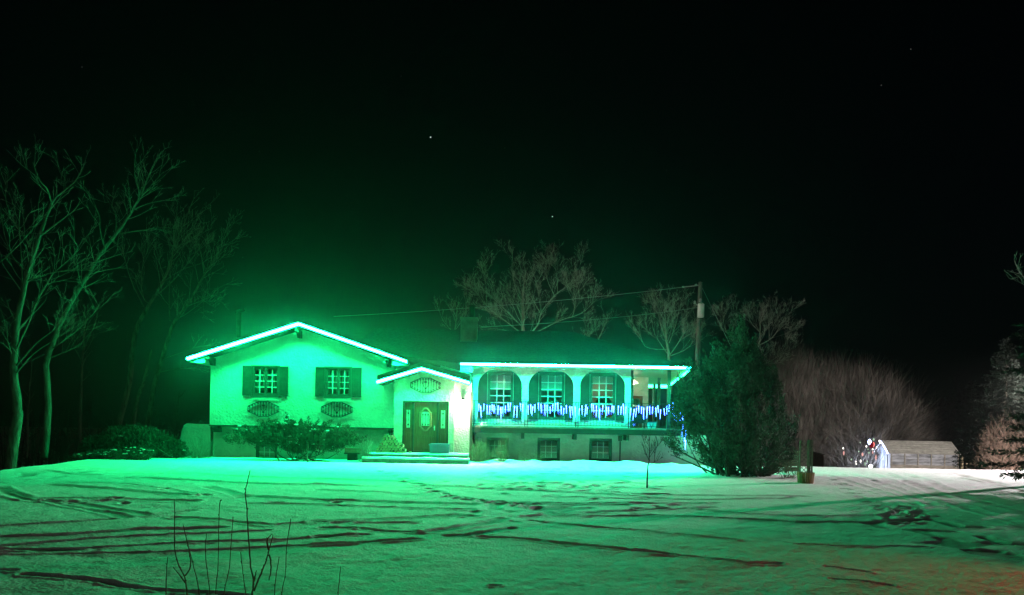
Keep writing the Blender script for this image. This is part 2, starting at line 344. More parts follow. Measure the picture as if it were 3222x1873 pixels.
# ------------------------------------------------------------------ house
H = thing('house', (0, 30, 0), 'low stucco split-level house with gabled wing, arched balcony and green-lit eaves', 'house')
def part(mb, name, m, parent=None, smooth=False): return mb.build(name, m, parent or H, smooth)
def wall_with_holes(x0, x1, z0, z1, y0, y1, holes):
    mb = MB(); xs = sorted({x0, x1, *[h[0] for h in holes], *[h[1] for h in holes]}); zs = sorted({z0, z1, *[h[2] for h in holes], *[h[3] for h in holes]})
    for a, b in zip(xs[:-1], xs[1:]):
        run = None
        for c, d in zip(zs[:-1], zs[1:]):
            mx, mz = (a + b) / 2, (c + d) / 2
            if any(h[0] < mx < h[1] and h[2] < mz < h[3] for h in holes):
                if run: mb.box(a, b, y0, y1, *run); run = None
            else: run = (run[0], d) if run else (c, d)
        if run: mb.box(a, b, y0, y1, *run)
    return mb
PANES = {}
def panes(parent, cells, y, m=M_GLASS):
    for x0, x1, z0, z1 in cells:
        k = (round(x1 - x0, 3), round(z1 - z0, 3), m.name)
        if k not in PANES:
            w, h = (x1 - x0) / 2, (z1 - z0) / 2; me = bpy.data.meshes.new('pane')
            me.from_pydata([(-w, -.003, -h), (w, -.003, -h), (w, -.003, h), (-w, -.003, h), (-w, .003, -h), (w, .003, -h), (w, .003, h), (-w, .003, h)], [], [(0, 1, 2, 3), (7, 6, 5, 4), (0, 4, 5, 1), (1, 5, 6, 2), (2, 6, 7, 3), (3, 7, 4, 0)]); me.materials.append(m); PANES[k] = me
        link('pane', PANES[k], parent, ((x0 + x1) / 2, y, (z0 + z1) / 2))
def frame_mb(mb, x0, x1, z0, z1, y0, y1, w):
    mb.box(x0, x1, y0, y1, z0, z0 + w); mb.box(x0, x1, y0, y1, z1 - w, z1)
    mb.box(x0, x0 + w, y0, y1, z0 + w, z1 - w); mb.box(x1 - w, x1, y0, y1, z0 + w, z1 - w); return mb
def grid_window(x0, x1, z0, z1, y, cols, rows, sashes=1, fw=.07, bar=.03, gap=.0, fm=M_FRAME):
    mb = MB(); frame_mb(mb, x0, x1, z0, z1, y - .05, y + .09, fw); sw = (x1 - x0 - 2 * fw) / sashes
    for s in range(sashes):
        a = x0 + fw + s * sw; frame_mb(mb, a + .004, a + sw - .004, z0 + fw, z1 - fw, y - .02, y + .06, .05)
    w = part(mb, 'window', fm)
    for s in range(sashes):
        a = x0 + fw + s * sw + .054; b = a + sw - .108; c, d = z0 + fw + .05, z1 - fw - .05
        px, pz = (b - a) / cols, (d - c) / rows
        panes(w, [(a + i * px, a + (i + 1) * px, c + j * pz, c + (j + 1) * pz) for i in range(cols) for j in range(rows)], y + .025)
        for i in range(1, cols): part(MB().box(a + i * px - bar / 2, a + i * px + bar / 2, y - .008, y + .018, c + gap, d - gap), 'glazing_bar', M_WHITE, w)
        for j in range(1, rows): part(MB().box(a + gap, b - gap, y - .012, y + .016, c + j * pz - bar / 2, c + j * pz + bar / 2), 'glazing_bar', M_WHITE, w)
    return w
def shutter(x0, x1, z0, z1, y):
    fw = .055; mb = frame_mb(MB(), x0, x1, z0, z1, y - .05, y, fw); zm = (z0 + z1) / 2 - .02
    mb.box(x0 + fw, x1 - fw, y - .05, y, zm - fw / 2, zm + fw / 2)
    s = part(mb, 'shutter', M_GREEN)
    for c, d in ((z0 + fw, zm - fw / 2), (zm + fw / 2, z1 - fw)):
        p = MB(); p.box(x0 + fw, x1 - fw, y - .03, y - .005, c, d); p.box(x0 + fw + .04, x1 - fw - .04, y - .042, y - .032, c + .04, d - .04)
        part(p, 'panel', M_GREEN, s)
    return s

# --- gabled wing
YW = 29.6; xl, xr = ax(660, YW), ax(1240, YW); zs_ = az(1342, YW, 950)
ap = at(940, 1022, 28.9); el = at(590, 1132, 28.9); er = at(1281, 1141, 28.9)
def roofz(x): return ap.z + (el.z - ap.z) * (x - ap.x) / (el.x - ap.x) if x < ap.x else ap.z + (er.z - ap.z) * (x - ap.x) / (er.x - ap.x)
hol = []
for (u0, u1, v0, v1) in ((793, 880, 1153, 1246), (1023, 1107, 1157, 1249)):
    hol.append((ax(u0, YW, 1200), ax(u1, YW, 1200), az(v1, YW, (u0 + u1) / 2), az(v0, YW, (u0 + u1) / 2)))
zc = min(roofz(xl), roofz(xr)) - .12
w = wall_with_holes(xl, xr, zs_, zc, YW, YW + .22, hol)
w.prism([(xl, zc), (xr, zc), (xr, roofz(xr) - .10), (ap.x, ap.z - .10), (xl, roofz(xl) - .10)], YW, YW + .22)
part(w, 'wall', M_STUCCO)
part(MB().box(xl, xl + .2, YW + .22, 38, zs_, roofz(xl) - .12), 'wall', M_STUCCO)
part(MB().box(xr - .2, xr, YW + .22, 38, zs_, roofz(xr) - .12), 'wall', M_STUCCO)
part(MB().box(xl + .2, xr - .2, 33, 33.1, 0, zc), 'interior_wall', M_SHADOWROOM)
part(MB().box(xl + .2, xr - .2, YW + .22, 33, zs_ - .1, zs_), 'floor', M_SHADOWROOM)
part(MB().box(xl + .2, xr - .2, YW + .22, 33, zc - .1, zc), 'ceiling', M_SHADOWROOM)
# lower wall under the overhang, with its window
YB = 29.95; bh = (ax(805, YB, 1400), ax(872, YB, 1400), az(1448, YB, 840), az(1398, YB, 840))
part(wall_with_holes(xl + .02, xr, -1.2, zs_ - .04, YB, YB + .2, [bh]), 'foundation_wall', M_STUCCO2)
part(MB().box(bh[0] - .3, bh[1] + .3, YB + .6, YB + .7, -.5, 1.4), 'interior_wall', M_SHADOWROOM)
grid_window(*bh, YB + .08, 3, 2, 1, .05, .02)
part(MB().box(xl - .02, xr + .01, YW - .03, YB, zs_ - .04, zs_ - .002), 'sill_board', M_WOOD)
def corbel(x, ytop, ztop, y0, w=.1, h=.32, d=.34):
    pr = [(y0, ztop), (ytop, ztop), (ytop, ztop - .07), (ytop + d * .35, ztop - h * .45), (ytop + d * .55, ztop - h), (y0, ztop - h)]
    mb = MB(); n = len(pr); mb.v = [(x - w / 2, a, b) for a, b in pr] + [(x + w / 2, a, b) for a, b in pr]
    mb.f = [tuple(range(n)), tuple(n + i for i in reversed(range(n)))] + [(i, n + i, n + (i + 1) % n, (i + 1) % n) for i in range(n)]
    part(mb, 'corbel', M_WOOD)
corbel(xl + .22, YW - .03, zs_ - .045, YB, .3, .25, .3); corbel(xr - .14, YW - .03, zs_ - .045, YB, .16, .27, .3)
for uu in (946, 1226, 675):
    x = ax(uu, YW, 1100); corbel(x, 28.98, roofz(x) - .13, YW, .12, .3, .6)
for i, h in enumerate(hol):
    grid_window(*h, YW + .02, 2, 4, 2, .06, .02)
    uo = ((764, 790, 883, 907), (993, 1020, 1110, 1138))[i]
    shutter(ax(uo[0], YW, 1200), h[0] - .01, h[2] - .01, h[3] + .01, YW - .004); shutter(h[1] + .01, ax(uo[3], YW, 1200), h[2] - .01, h[3] + .01, YW - .004)
    part(MB().box(h[0] - .02, h[1] + .02, YW - .08, YW - .052, h[3] - .02, h[3] + .03), 'window_head', M_FRAME)
    part(MB().box(h[0] - .02, h[1] + .02, YW - .09, YW - .052, h[2] - .05, h[2] - .005), 'window_sill', M_FRAME)
    for (a, b, ztop, zbot) in ((h[0], (h[0] + h[1]) / 2 - .02, h[3], h[2] + .38), ((h[0] + h[1]) / 2 + .02, h[1], h[3] - .12, h[2] + .42)):
        cb = MB(); xs = np.linspace(a, b, 22); pts = [(x, YW + .34 + .035 * math.sin(x * 34), ztop) for x in xs]
        for p, q in zip(pts[:-1], pts[1:]): cb.face([(p[0], p[1], zbot + .18 * abs(p[0] - (a + b) / 2)), (q[0], q[1], zbot + .18 * abs(q[0] - (a + b) / 2)), (q[0], q[1], q[2]), (p[0], p[1], p[2])])
        part(cb, 'curtain', M_CURT)
# wing roof: two slopes, fascia, boxed eave
YG0, YG1 = 28.95, 39.0
rt = .10
for nm, a, b in (('roof', el, ap), ('roof', ap, er)):
    mb = MB().hexa([(a.x, YG0, a.z - .05), (b.x, YG0, b.z - .05), (b.x, YG1, b.z - .05), (a.x, YG1, a.z - .05), (a.x, YG0, a.z + rt), (b.x, YG0, b.z + rt), (b.x, YG1, b.z + rt), (a.x, YG1, a.z + rt)])
    part(mb, nm, M_ROOF)
    fb = MB().hexa([(a.x, YG0 - .04, a.z - .055), (b.x, YG0 - .04, b.z - .055), (b.x, YG0 - .003, b.z - .055), (a.x, YG0 - .003, a.z - .055), (a.x, YG0 - .04, a.z + .1), (b.x, YG0 - .04, b.z + .1), (b.x, YG0 - .003, b.z + .1), (a.x, YG0 - .003, a.z + .1)])
    part(fb, 'fascia', M_FASC)
part(MB().prism([(el.x + .05, el.z - .1), (xl - .003, el.z - .1), (xl - .003, roofz(xl) - .053), (el.x + .05, el.z - .053)], YG0 + .05, 38), 'boxed_eave', M_STUCCO)
part(MB().prism([(xr + .003, er.z - .1), (er.x - .05, er.z - .1), (er.x - .05, er.z - .053), (xr + .003, roofz(xr) - .053)], YG0 + .05, 34), 'boxed_eave', M_STUCCO)
vp = at(752, 1000, 37)
part(MB().tube([(vp.x, 37, vp.z - 1.0), (vp.x, 37, vp.z + .25)], .11, 10).tube([(vp.x - .2, 37, vp.z + .3), (vp.x + .3, 37, vp.z + .42)], .1, 8), 'vent_pipe', M_WOOD)

# --- entry block
YE = 28.9; xe0, xe1 = ax(1240, YE, 1300), ax(1429, YE, 1300)
ea = at(1327, 1163, 28.3); e0 = at(1186, 1205, 28.3); e1 = at(1478, 1208, 28.3)
def eroof(x): return ea.z + (e0.z - ea.z) * (x - ea.x) / (e0.x - ea.x) if x < ea.x else ea.z + (e1.z - ea.z) * (x - ea.x) / (e1.x - ea.x)
zd = az(1425, YE, 1340); zdt = az(1263, YE, 1340); xd0, xd1 = ax(1266, YE, 1340), ax(1411, YE, 1340)
zec = min(eroof(xe0), eroof(xe1)) - .08
w = wall_with_holes(xe0, xe1, -.3, zec, YE, YE + .3, [(xd0, xd1, zd, zdt)])
w.prism([(xe0, zec), (xe1, zec), (xe1, eroof(xe1) - .06), (ea.x, ea.z - .06), (xe0, eroof(xe0) - .06)], YE, YE + .3)
part(w, 'entry_wall', M_ENTRY)
part(MB().box(xe0, xe0 + .2, YE + .3, 30.2, -.3, eroof(xe0) - .1), 'entry_wall', M_ENTRY)
part(MB().box(xe1 - .2, xe1, YE + .3, 30.2, -.3, eroof(xe1) - .1), 'entry_wall', M_ENTRY)
YP = 29.16; xp0, xp1 = ax(1425, YP, 1300), ax(1479, YP, 1300)
part(MB().box(xe1 + .003, xp1, YP, 30.2, -.3, az(1192, YP, 1450)), 'pier_wall', M_STUCCO)
for a, b in ((e0, ea), (ea, e1)):
    mb = MB().hexa([(a.x, 28.36, a.z - .05), (b.x, 28.36, b.z - .05), (b.x, 31.5, b.z - .05), (a.x, 31.5, a.z - .05), (a.x, 28.36, a.z + .30), (b.x, 28.36, b.z + .30), (b.x, 31.5, b.z + .30), (a.x, 31.5, a.z + .30)])
    part(mb, 'porch_roof', M_ROOF)
    part(MB().hexa([(a.x, 28.32, a.z - .055), (b.x, 28.32, b.z - .055), (b.x, 28.357, b.z - .055), (a.x, 28.357, a.z - .055), (a.x, 28.32, a.z + .29), (b.x, 28.32, b.z + .29), (b.x, 28.357, b.z + .29), (a.x, 28.357, a.z + .29)]), 'fascia', M_FASC)
gut = MB().tube([(ea.x + .7, 28.45, eroof(ea.x + .7) + .34), (e1.x - .05, 28.45, e1.z + .36), (e1.x + .06, 28.45, e1.z + .26), (e1.x + .05, 28.6, e1.z + .02), (ax(1482, 29.0, 1250), 29.0, e1.z - .25)], .035, 8); part(gut, 'gutter', M_GREY, smooth=True)
xd = ax(1483, 29.1, 1300); part(MB().box(xd - .05, xd + .05, 29.0, 29.1, .1, e1.z - .25), 'downspout', M_FASC)
# door set
def door_set():
    y = YE + .12; u = lambda q: ax(q, y, 1340); z = lambda q: az(q, y, 1340)
    fb = frame_mb(MB(), xd0 + .002, xd1 - .002, zd + .002, zdt - .002, YE + .02, y + .08, .055)
    for a in (1297, 1374): fb.box(u(a), u(a) + .075, YE + .06, y + .08, zd + .057, zdt - .057)
    part(fb, 'door_frame', M_WOOD)
    d0, d1 = u(1297) + .078, u(1374) - .003; dz0, dz1 = zd + .06, zdt - .06; xm = (d0 + d1) / 2; hw = (d1 - d0) / 2
    door = part(MB().box(d0, d1, y, y + .06, dz0, dz1), 'door', M_DOOR)
    zt, zb = z(1282), z(1358); zm = (zt + zb) / 2; hh = (zt - zb) / 2
    # carved surround with ogee ends, then glass and came
    def outline(kx, kz):
        pts = []
        for i in range(48):
            a = 2 * math.pi * i / 48; c, s = math.cos(a), math.sin(a)
            r = 1 if abs(c) > .62 else 1.0
            X = .46 * max(-1, min(1, 1.35 * c)) ; Z = .62 * max(-1, min(1, 1.5 * s))
            if abs(s) > .80: X = .46 * .62 * c / .6; Z = math.copysign(.62 + .38 * math.sqrt(max(0, 1 - (c / .6) ** 2)), s)
            pts.append((xm + X * hw * kx, zm + Z * hh * kz))
        return pts
    o1, o2 = outline(1.22, 1.0), outline(.98, .86); rb = MB(); n = 48; b = 0
    rb.v = [(x, y - .035, z_) for x, z_ in o1] + [(x, y - .05, z_) for x, z_ in o2] + [(x, y - .002, z_) for x, z_ in o1] + [(x, y - .002, z_) for x, z_ in o2]
    for i in range(n):
        j = (i + 1) % n; rb.f += [(i, j, n + j, n + i), (i, 2 * n + i, 2 * n + j, j), (n + i, n + j, 3 * n + j, 3 * n + i)]
    part(rb, 'moulding', mat('door_moulding', (.24, .10, .055), .45), door)
    gb = MB(); g0, g1, gz0, gz1 = xm - hw * .36, xm + hw * .36, zm - hh * .52, zm + hh * .52
    gb.prism([(g0, gz0), (g1, gz0), (g1, gz1), (xm + hw * .2, gz1 + hh * .1), (xm - hw * .2, gz1 + hh * .1), (g0, gz1)], y - .02, y - .003); part(gb, 'glass', M_FROST, door)
    cb = MB()
    for k in (-.24, 0, .24):
        cx = xm + k * hw; cb.box(cx - .008, cx + .008, y - .034, y - .022, gz0, gz1)
        for zz in (gz0 + .05, gz1 - .06): cb.blob((cx, y - .03, zz), (.03, .012, .035), 8, 4, 0)
    part(cb, 'came', M_IRON, door)
    pb = MB(); frame_mb(pb, xm - hw * .72, xm + hw * .72, dz0 + .16, zb - .17, y - .028, y - .002, .035); frame_mb(pb, xm - hw * .6, xm + hw * .6, dz0 + .23, zb - .24, y - .02, y - .002, .02)
    part(pb, 'moulding', M_DOOR, door)
    part(MB().box(d1 - .10, d1 - .06, y - .05, y - .002, dz0 + .82, dz0 + 1.0).blob((d1 - .08, y - .07, dz0 + .92), (.03, .03, .03)), 'handle', M_GREY, door)
    for a, b, gm in ((xd0 + .058, u(1297) - .003, M_FROST), (u(1374) + .078, xd1 - .058, M_FROSTLIT)):
        s = part(MB().box(a, b, y + .01, y + .06, dz0, dz1), 'sidelight', M_DOOR)
        c = (a + b) / 2; q = (b - a) / 2; z0_, z1_ = z(1347), z(1291)
        part(MB().box(c - q * .48, c + q * .48, y - .004, y + .007, z0_, z1_), 'glass', gm, s)
        part(frame_mb(MB(), c - q * .68, c + q * .68, z0_ - .05, z1_ + .05, y - .02, y + .007, .035), 'moulding', M_DOOR, s)
        cb = MB().box(c - .009, c + .009, y - .016, y - .006, z0_, z1_)
        for zz in (z0_ + .13, z1_ - .13): cb.blob((c, y - .012, zz), (.04, .01, .035), 8, 4, 0)
        part(cb, 'came', M_IRON, s)
        part(frame_mb(MB(), c - q * .68, c + q * .68, dz0 + .12, z0_ - .2, y - .015, y + .007, .03), 'moulding', M_DOOR, s)
door_set()

# --- balcony wing
YA = 29.8; YI = 30.4; xa0, xa1 = ax(1488, YA, 1250), ax(1984, YA, 1250)
zE = az(1150, 29.1, 1600); zdk = az(1341, 29.5, 1611); zsf = zE - .02
arches = [(1503, 1642, 1158), (1663, 1805, 1160), (1825, 1968, 1162)]
w = MB(); prev = xa0
for u0, u1, vc in arches:
    a, b = ax(u0, YA, 1250), ax(u1, YA, 1250); w.box(prev, a, YA, YA + .22, zdk, zsf); um = (u0 + u1) / 2
    zt = az(vc, YA, um); zsp = az(1214, YA, um); xm, hw = (a + b) / 2, (b - a) / 2; N = 28
    arc = [(xm - hw * math.cos(math.pi * i / N), zsp + (zt - zsp) * math.sin(math.pi * i / N)) for i in range(N + 1)]
    for p, q in zip(arc[:-1], arc[1:]):
        w.hexa([(p[0], YA, p[1]), (q[0], YA, q[1]), (q[0], YA + .22, q[1]), (p[0], YA + .22, p[1]), (p[0], YA, zsf), (q[0], YA, zsf), (q[0], YA + .22, zsf), (p[0], YA + .22, zsf)])
    prev = b
w.box(prev, xa1, YA, YA + .22, zdk, zsf); part(w, 'arcade_wall', M_STUCCOLIT)
wh = []
for (u0, u1, vt, vb) in ((1534, 1614, 1173, 1318), (1695, 1775, 1175, 1320), (1856, 1936, 1178, 1322)):
    um = (u0 + u1) / 2; wh.append((ax(u0, YI, 1250), ax(u1, YI, 1250), az(vb, YI, um), az(vt, YI, um)))
part(wall_with_holes(xa0 - .3, xa1, zdk, zsf, YI, YI + .2, wh), 'window_wall', M_STUCCO)
for i, h in enumerate(wh):
    wi = grid_window(*h, YI + .03, 3, 6, 1, .045, .028)
    drop = ((.35, .35), (.36, .36), (.20, .20))[i][0] * (h[3] - h[2])
    bl = MB(); k = int(drop / .045)
    for j in range(k):
        zt = h[3] - .06 - j * .045; bl.hexa([(h[0] + .06, YI + .12, zt - .035), (h[1] - .06, YI + .12, zt - .035), (h[1] - .06, YI + .124, zt - .036), (h[0] + .06, YI + .124, zt - .036), (h[0] + .06, YI + .135, zt + .004), (h[1] - .06, YI + .135, zt + .004), (h[1] - .06, YI + .139, zt + .003), (h[0] + .06, YI + .139, zt + .003)])
    part(bl, 'blind', M_BLIND, wi)['kind'] = 'stuff'
    part(MB().box(h[0] - .06, h[1] + .06, YI - .06, YI - .004, h[3], h[3] + .05), 'window_head', M_FRAME)
    shutter(h[0] - .47, h[0] - .02, h[2] - .02, h[3] + .0, YI - .004); shutter(h[1] + .02, h[1] + .47, h[2] - .02, h[3] + .0, YI - .004)
# room behind the balcony windows
part(MB().box(xa0, xa1, 33.6, 33.7, zdk, zsf), 'interior_wall', M_SHADOWROOM)
part(MB().box(xa0, xa1, YI + .2, 33.6, zdk - .12, zdk), 'floor', M_SHADOWROOM)
part(MB().box(xa0, xa1, YI + .2, 33.6, zsf, zsf + .05), 'ceiling', M_SHADOWROOM)
part(MB().box(xa0 - .1, xa0, YI + .2, 33.6, zdk, zsf), 'interior_wall', M_SHADOWROOM)
xpart = (wh[1][1] + wh[2][0]) / 2
part(MB().box(xpart - .05, xpart + .05, YI + .2, 33.6, zdk, zsf), 'interior_wall', M_SHADOWROOM)
# deck, edge, beam, brackets
xdk1 = ax(2140, 29.5, 1340)
part(MB().box(xa0 - .05, xdk1, 29.42, 37, zdk - .06, zdk - .003), 'deck_floor', M_CONC)
part(MB().box(xa0, xa1 + .01, 29.62, 29.79, zdk, az(1331, 29.7, 1611)), 'deck_kerb', M_WHITE)
part(MB().box(xa0, xa1, 29.62, YI - .003, az(1331, 29.7, 1611), az(1330, 29.7, 1611)), 'balcony_floor', M_WHITE)
zb0 = az(1363, 29.5, 1611); part(MB().box(xa0 - .02, xdk1, 29.38, 29.6, zb0, zdk - .062), 'beam', M_WOOD)
for uu in (1645, 1809, 1973):
    x = ax(uu, 29.6, 1370); part(MB().box(x - .06, x + .06, 29.45, 30.2, zb0 - .22, zb0 - .003), 'bracket', M_WOOD)
part(MB().box(xa0 - .02, xdk1, 29.6, 30.3, zb0 + .05, zb0 + .1), 'soffit', M_STUCCO2)
YF = 30.2; xf1 = ax(2230, YF, 1400); fh = []
for (u0, u1, v0, v1) in ((1530, 1600, 1377, 1447), (1691, 1762, 1378, 1450), (1854, 1926, 1380, 1452)):
    um = (u0 + u1) / 2; fh.append((ax(u0, YF, 1410), ax(u1, YF, 1410), az(v1, YF, um), az(v0, YF, um)))
part(wall_with_holes(xa0 - .1, xf1, -.6, zb0 + .045, YF, YF + .2, fh), 'foundation_wall', M_STUCCO2)
for h in fh:
    grid_window(*h, YF + .1, 3, 3, 1, .055, .022, .03)
    part(MB().box(h[0] - .2, h[1] + .2, YF + .5, YF + .6, h[2] - .2, h[3] + .1), 'interior_wall', M_SHADOWROOM)
    part(MB().box(h[0] - .04, h[1] + .04, YF - .06, YF - .003, h[2] - .05, h[2] - .003), 'window_sill', M_STUCCO2)
part(MB().box(xf1 - .2, xf1, YF + .2, 41, -1.5, zb0), 'foundation_wall', M_STUCCO2)
px = ax(1951, 30.1, 1420); part(MB().tube([(px, 30.1, -.1), (px, 30.1, az(1385, 30.1, 1951))], .028, 8).box(px - .07, px + .07, 30.05, 30.18, az(1388, 30.1, 1951), az(1372, 30.1, 1951)), 'conduit', M_WOOD)
mx_ = ax(1491, 29.9, 1370); part(MB().tube([(mx_, 29.9, zdk - .05), (mx_ + .02, 29.9, .95), (mx_ + .1, 29.95, .62)], .09, 8), 'drain_pipe', M_WOOD)
part(MB().box(mx_ + .02, mx_ + .3, 29.98, 30.18, .68, 1.0), 'meter_box', M_GREY)
# side porch
YR = 34.5; xw0, xw1 = ax(1975, YR, 1250), ax(2040, YR, 1250)
part(MB().box(xw1 - .25, xw1, YR, 41, zdk - .1, zsf), 'porch_wall', M_STUCCO)
dx0, dx1 = ax(1960, YR, 1280), ax(2022, YR, 1280); dzt = az(1246, YR, 2000)
part(wall_with_holes(xw0 - 1.2, xw1 - .253, zdk - .1, zsf, YR, YR + .2, [(dx0, dx1, zdk - .1, dzt)]), 'porch_wall', M_STUCCO)
part(MB().box(xa1 - .02, xa1 + .2, YI, YR, zdk, zsf), 'porch_wall', M_FASC)
pd = part(frame_mb(MB(), dx0 + .003, dx1 - .003, zdk - .05, dzt - .003, YR + .02, YR + .12, .13), 'patio_door', M_DOOR)
a, b, c, d = dx0 + .13, dx1 - .13, zdk + .1, dzt - .13
panes(pd, [(a + (b - a) * i / 2, a + (b - a) * (i + 1) / 2, c + (d - c) * j / 4, c + (d - c) * (j + 1) / 4) for i in range(2) for j in range(4)], YR + .09)
part(MB().box((a + b) / 2 - .02, (a + b) / 2 + .02, YR + .05, YR + .08, c, d), 'glazing_bar', M_WHITE, pd)
for j in (1, 2, 3): part(MB().box(a, b, YR + .05, YR + .082, c + (d - c) * j / 4 - .02, c + (d - c) * j / 4 + .02), 'glazing_bar', M_WHITE, pd)
part(MB().box(dx0 - .6, dx1 + .1, 35.6, 35.7, zdk, zsf), 'interior_wall', M_DOOR)
cf = at(2172, 1158, 29.1); cb_ = at(2105, 1211, 41.3); cr = at(2036, 1211, 41.3)
for k in range(34):   # ceiling boards run across the porch
    t0, t1 = k / 34, (k + 1) / 34; y0, y1 = 29.2 + 12 * t0, 29.2 + 12 * t1 - .012
    xr0 = cf.x + (cb_.x - cf.x) * t0 - .08; xr1 = cf.x + (cb_.x - cf.x) * t1 - .08; x0 = xa1 + .01 if y0 < YR else xw1
    part(MB().hexa([(x0, y0, zsf), (xr0, y0, zsf), (xr1, y1, zsf), (x0, y1, zsf), (x0, y0, zsf + .02), (xr0, y0, zsf + .02), (xr1, y1, zsf + .02), (x0, y1, zsf + .02)]), 'ceiling_board', M_CEIL)
part(MB().box(xa0 - .35, xa1 + .005, 29.2, YI + .2, zsf + .002, zsf + .03), 'soffit', M_STUCCO)
for uu, Y in ((2104, 29.9), (2073, 34.8), (2058, 40)):
    x = ax(uu, Y, 1250); part(MB().box(x - .065, x + .065, Y - .065, Y + .065, zdk, zsf - .002), 'porch_post', M_FRAME)
# main roof (hipped on the right)
cl = at(1450, 1147, 29.1); zr = az(1041, 36.5, 1611); xrl, xrr = ax(1180, 36.5, 1040), ax(1800, 36.5, 1040)
z0 = zE + .06
A0, A1 = (cl.x, 29.1, z0), (cf.x + .03, 29.1, z0); B0, B1 = (xrl, 36.5, zr), (xrr, 36.5, zr); D1 = (cb_.x + .1, 41.3, z0); D0 = (xrl, 43.9, z0); L0 = (xrl, 29.1 + (36.5 - 29.1) * 0, z0)
rf = MB(); Lf = (xrl, 29.1 + 1.9, z0 + (zr - z0) * 1.9 / 7.4)
rf.face([A0, A1, B1, B0, Lf]); rf.face([A1, D1, B1]); rf.face([D1, D0, B0, B1]); rf.face([A0, Lf, D0, D1, A1][::-1])
part(rf, 'roof', M_ROOF)
part(MB().box(cl.x, cf.x, 29.06, 29.097, zE - .018, zE + .085), 'fascia', M_FASC)
part(MB().hexa([(cf.x + .001, 29.07, zE - .055), (cf.x + .04, 29.07, zE - .055), (cb_.x + .04, 41.3, zE - .055), (cb_.x, 41.3, zE - .055), (cf.x + .001, 29.07, zE + .05), (cf.x + .04, 29.07, zE + .05), (cb_.x + .04, 41.3, zE + .05), (cb_.x, 41.3, zE + .05)]), 'fascia', M_FASC)
part(MB().box(cl.x - .01, xa0, 29.14, 29.9, zE - .28, zE - .025), 'boxed_eave', M_STUCCO)
ch0, ch1 = ax(1449, 33.5, 1050), ax(1500, 33.5, 1050); chz = az(1003, 33.5, 1475)
ch = part(MB().box(ch0, ch1, 33.5, 34.3, zE + .4, chz).box(ch0 - .04, ch1 + .04, 33.46, 34.34, chz + .002, chz + .07), 'chimney', mat('chimney_stucco', (.26, .25, .22), .9, 3, .2, .02, 14))
fx = ax(1485, 33.9, 980); part(MB().tube([(fx, 33.9, chz + .07), (fx, 33.9, az(962, 33.9, 1485))], .13, 12), 'flue', M_WOOD, ch)
# railing
YQ = 29.5; rl = part(MB().box(xa0 + .02, xdk1 - .02, YQ - .012, YQ + .012, az(1264, YQ, 1611), az(1264, YQ, 1611) + .022).box(xa0 + .02, xdk1 - .02, YQ - .01, YQ + .01, zdk + .06, zdk + .08), 'railing', M_IRON)
zrt = az(1264, YQ, 1611); bm = MB().box(-.006, .006, -.006, .006, zdk + .08, zrt); bal = None; x = xa0 + .1
while x < xdk1 - .05:
    if bal is None:
        bm.v = [(p[0], p[1], p[2] - zrt) for p in bm.v]; me = bpy.data.meshes.new('baluster'); me.from_pydata(bm.v, [], bm.f); me.materials.append(M_IRON); bal = me
    link('baluster', bal, rl, (x, YQ, zrt)); x += .125
for uu in (1491, 1652, 1659, 1812, 1819, 1978, 1984, 2100):
    x = ax(uu, YQ, 1300); part(MB().box(x - .017, x + .017, YQ - .045, YQ - .013, zdk - .2, zrt + .03), 'post', M_IRON, rl)

# garden wall to the left of the wing
gw = [at(*p, 30.3) for p in ((560, 1450), (562, 1395), (577, 1340), (586, 1333), (662, 1336), (662, 1450))]
tag(MB().prism([(p.x, p.z) for p in gw], 30.3, 30.6).build('garden_wall', M_STUCCO), 'stub of stucco garden wall with sloping end left of the gabled wing', 'wall')

# ------------------------------------------------------------------ LED strips
def led_sec(tilt, hl, fh):      # lit lower face and lit front face, dark housing behind
    ty, tz = math.sin(R(tilt)) * hl, math.cos(R(tilt)) * hl
    return [(0, ty - .004, -tz), (0, -ty - .004, tz), (0, -ty - .004, tz + fh), (0, ty - .004, tz + fh)]
def led(paths, label, tilt=66, hl=.055, fh=.05, m=M_LED):
    e = thing('led_strip', paths[0][0], label, 'light strip', 'green light strips along the eaves')
    for p in paths:
        p = [(q[0], q[1] - math.sin(R(tilt)) * hl, q[2]) for q in p]      # back edge touches the fascia face
        o = MB().sweep(p, led_sec(tilt, hl, fh)).build('light_tube', m, e); o.data.materials.append(M_FASC)
        for k, f in enumerate(o.data.polygons): f.material_index = 1 if (k % 4 > 1 or k >= 4 * (len(p) - 1)) else 0
    return e
yy = YG0 - .042
led([[(el.x, yy, el.z), (ap.x, yy, ap.z), (er.x, yy, er.z)]], 'glowing green light strip edging the big left gable')
led([[(e0.x, 28.317, e0.z), (ea.x, 28.317, ea.z), (e1.x, 28.317, e1.z)]], 'short glowing green light strip edging the front door gable')
led([[(cl.x, 29.057, zE), (cf.x, 29.057, zE)]], 'long straight green light strip along the balcony eave', 70, .06, .03, M_LEDC)
e = thing('led_strip', (cf.x + .06, 29.1, zE), 'green light strip running back along the side porch roof edges', 'light strip', 'green light strips along the eaves')
MB().tube([(cf.x - .03, 29.15, zE - .07), (cb_.x - .05, 41.2, zE - .07)], .05, 6).build('light_tube', M_LEDT, e)
MB().tube([(xw1 + .02, 41.2, zE - .09), (cb_.x - .05, 41.2, zE - .09)], .08, 6).build('light_tube', M_LEDT, e)

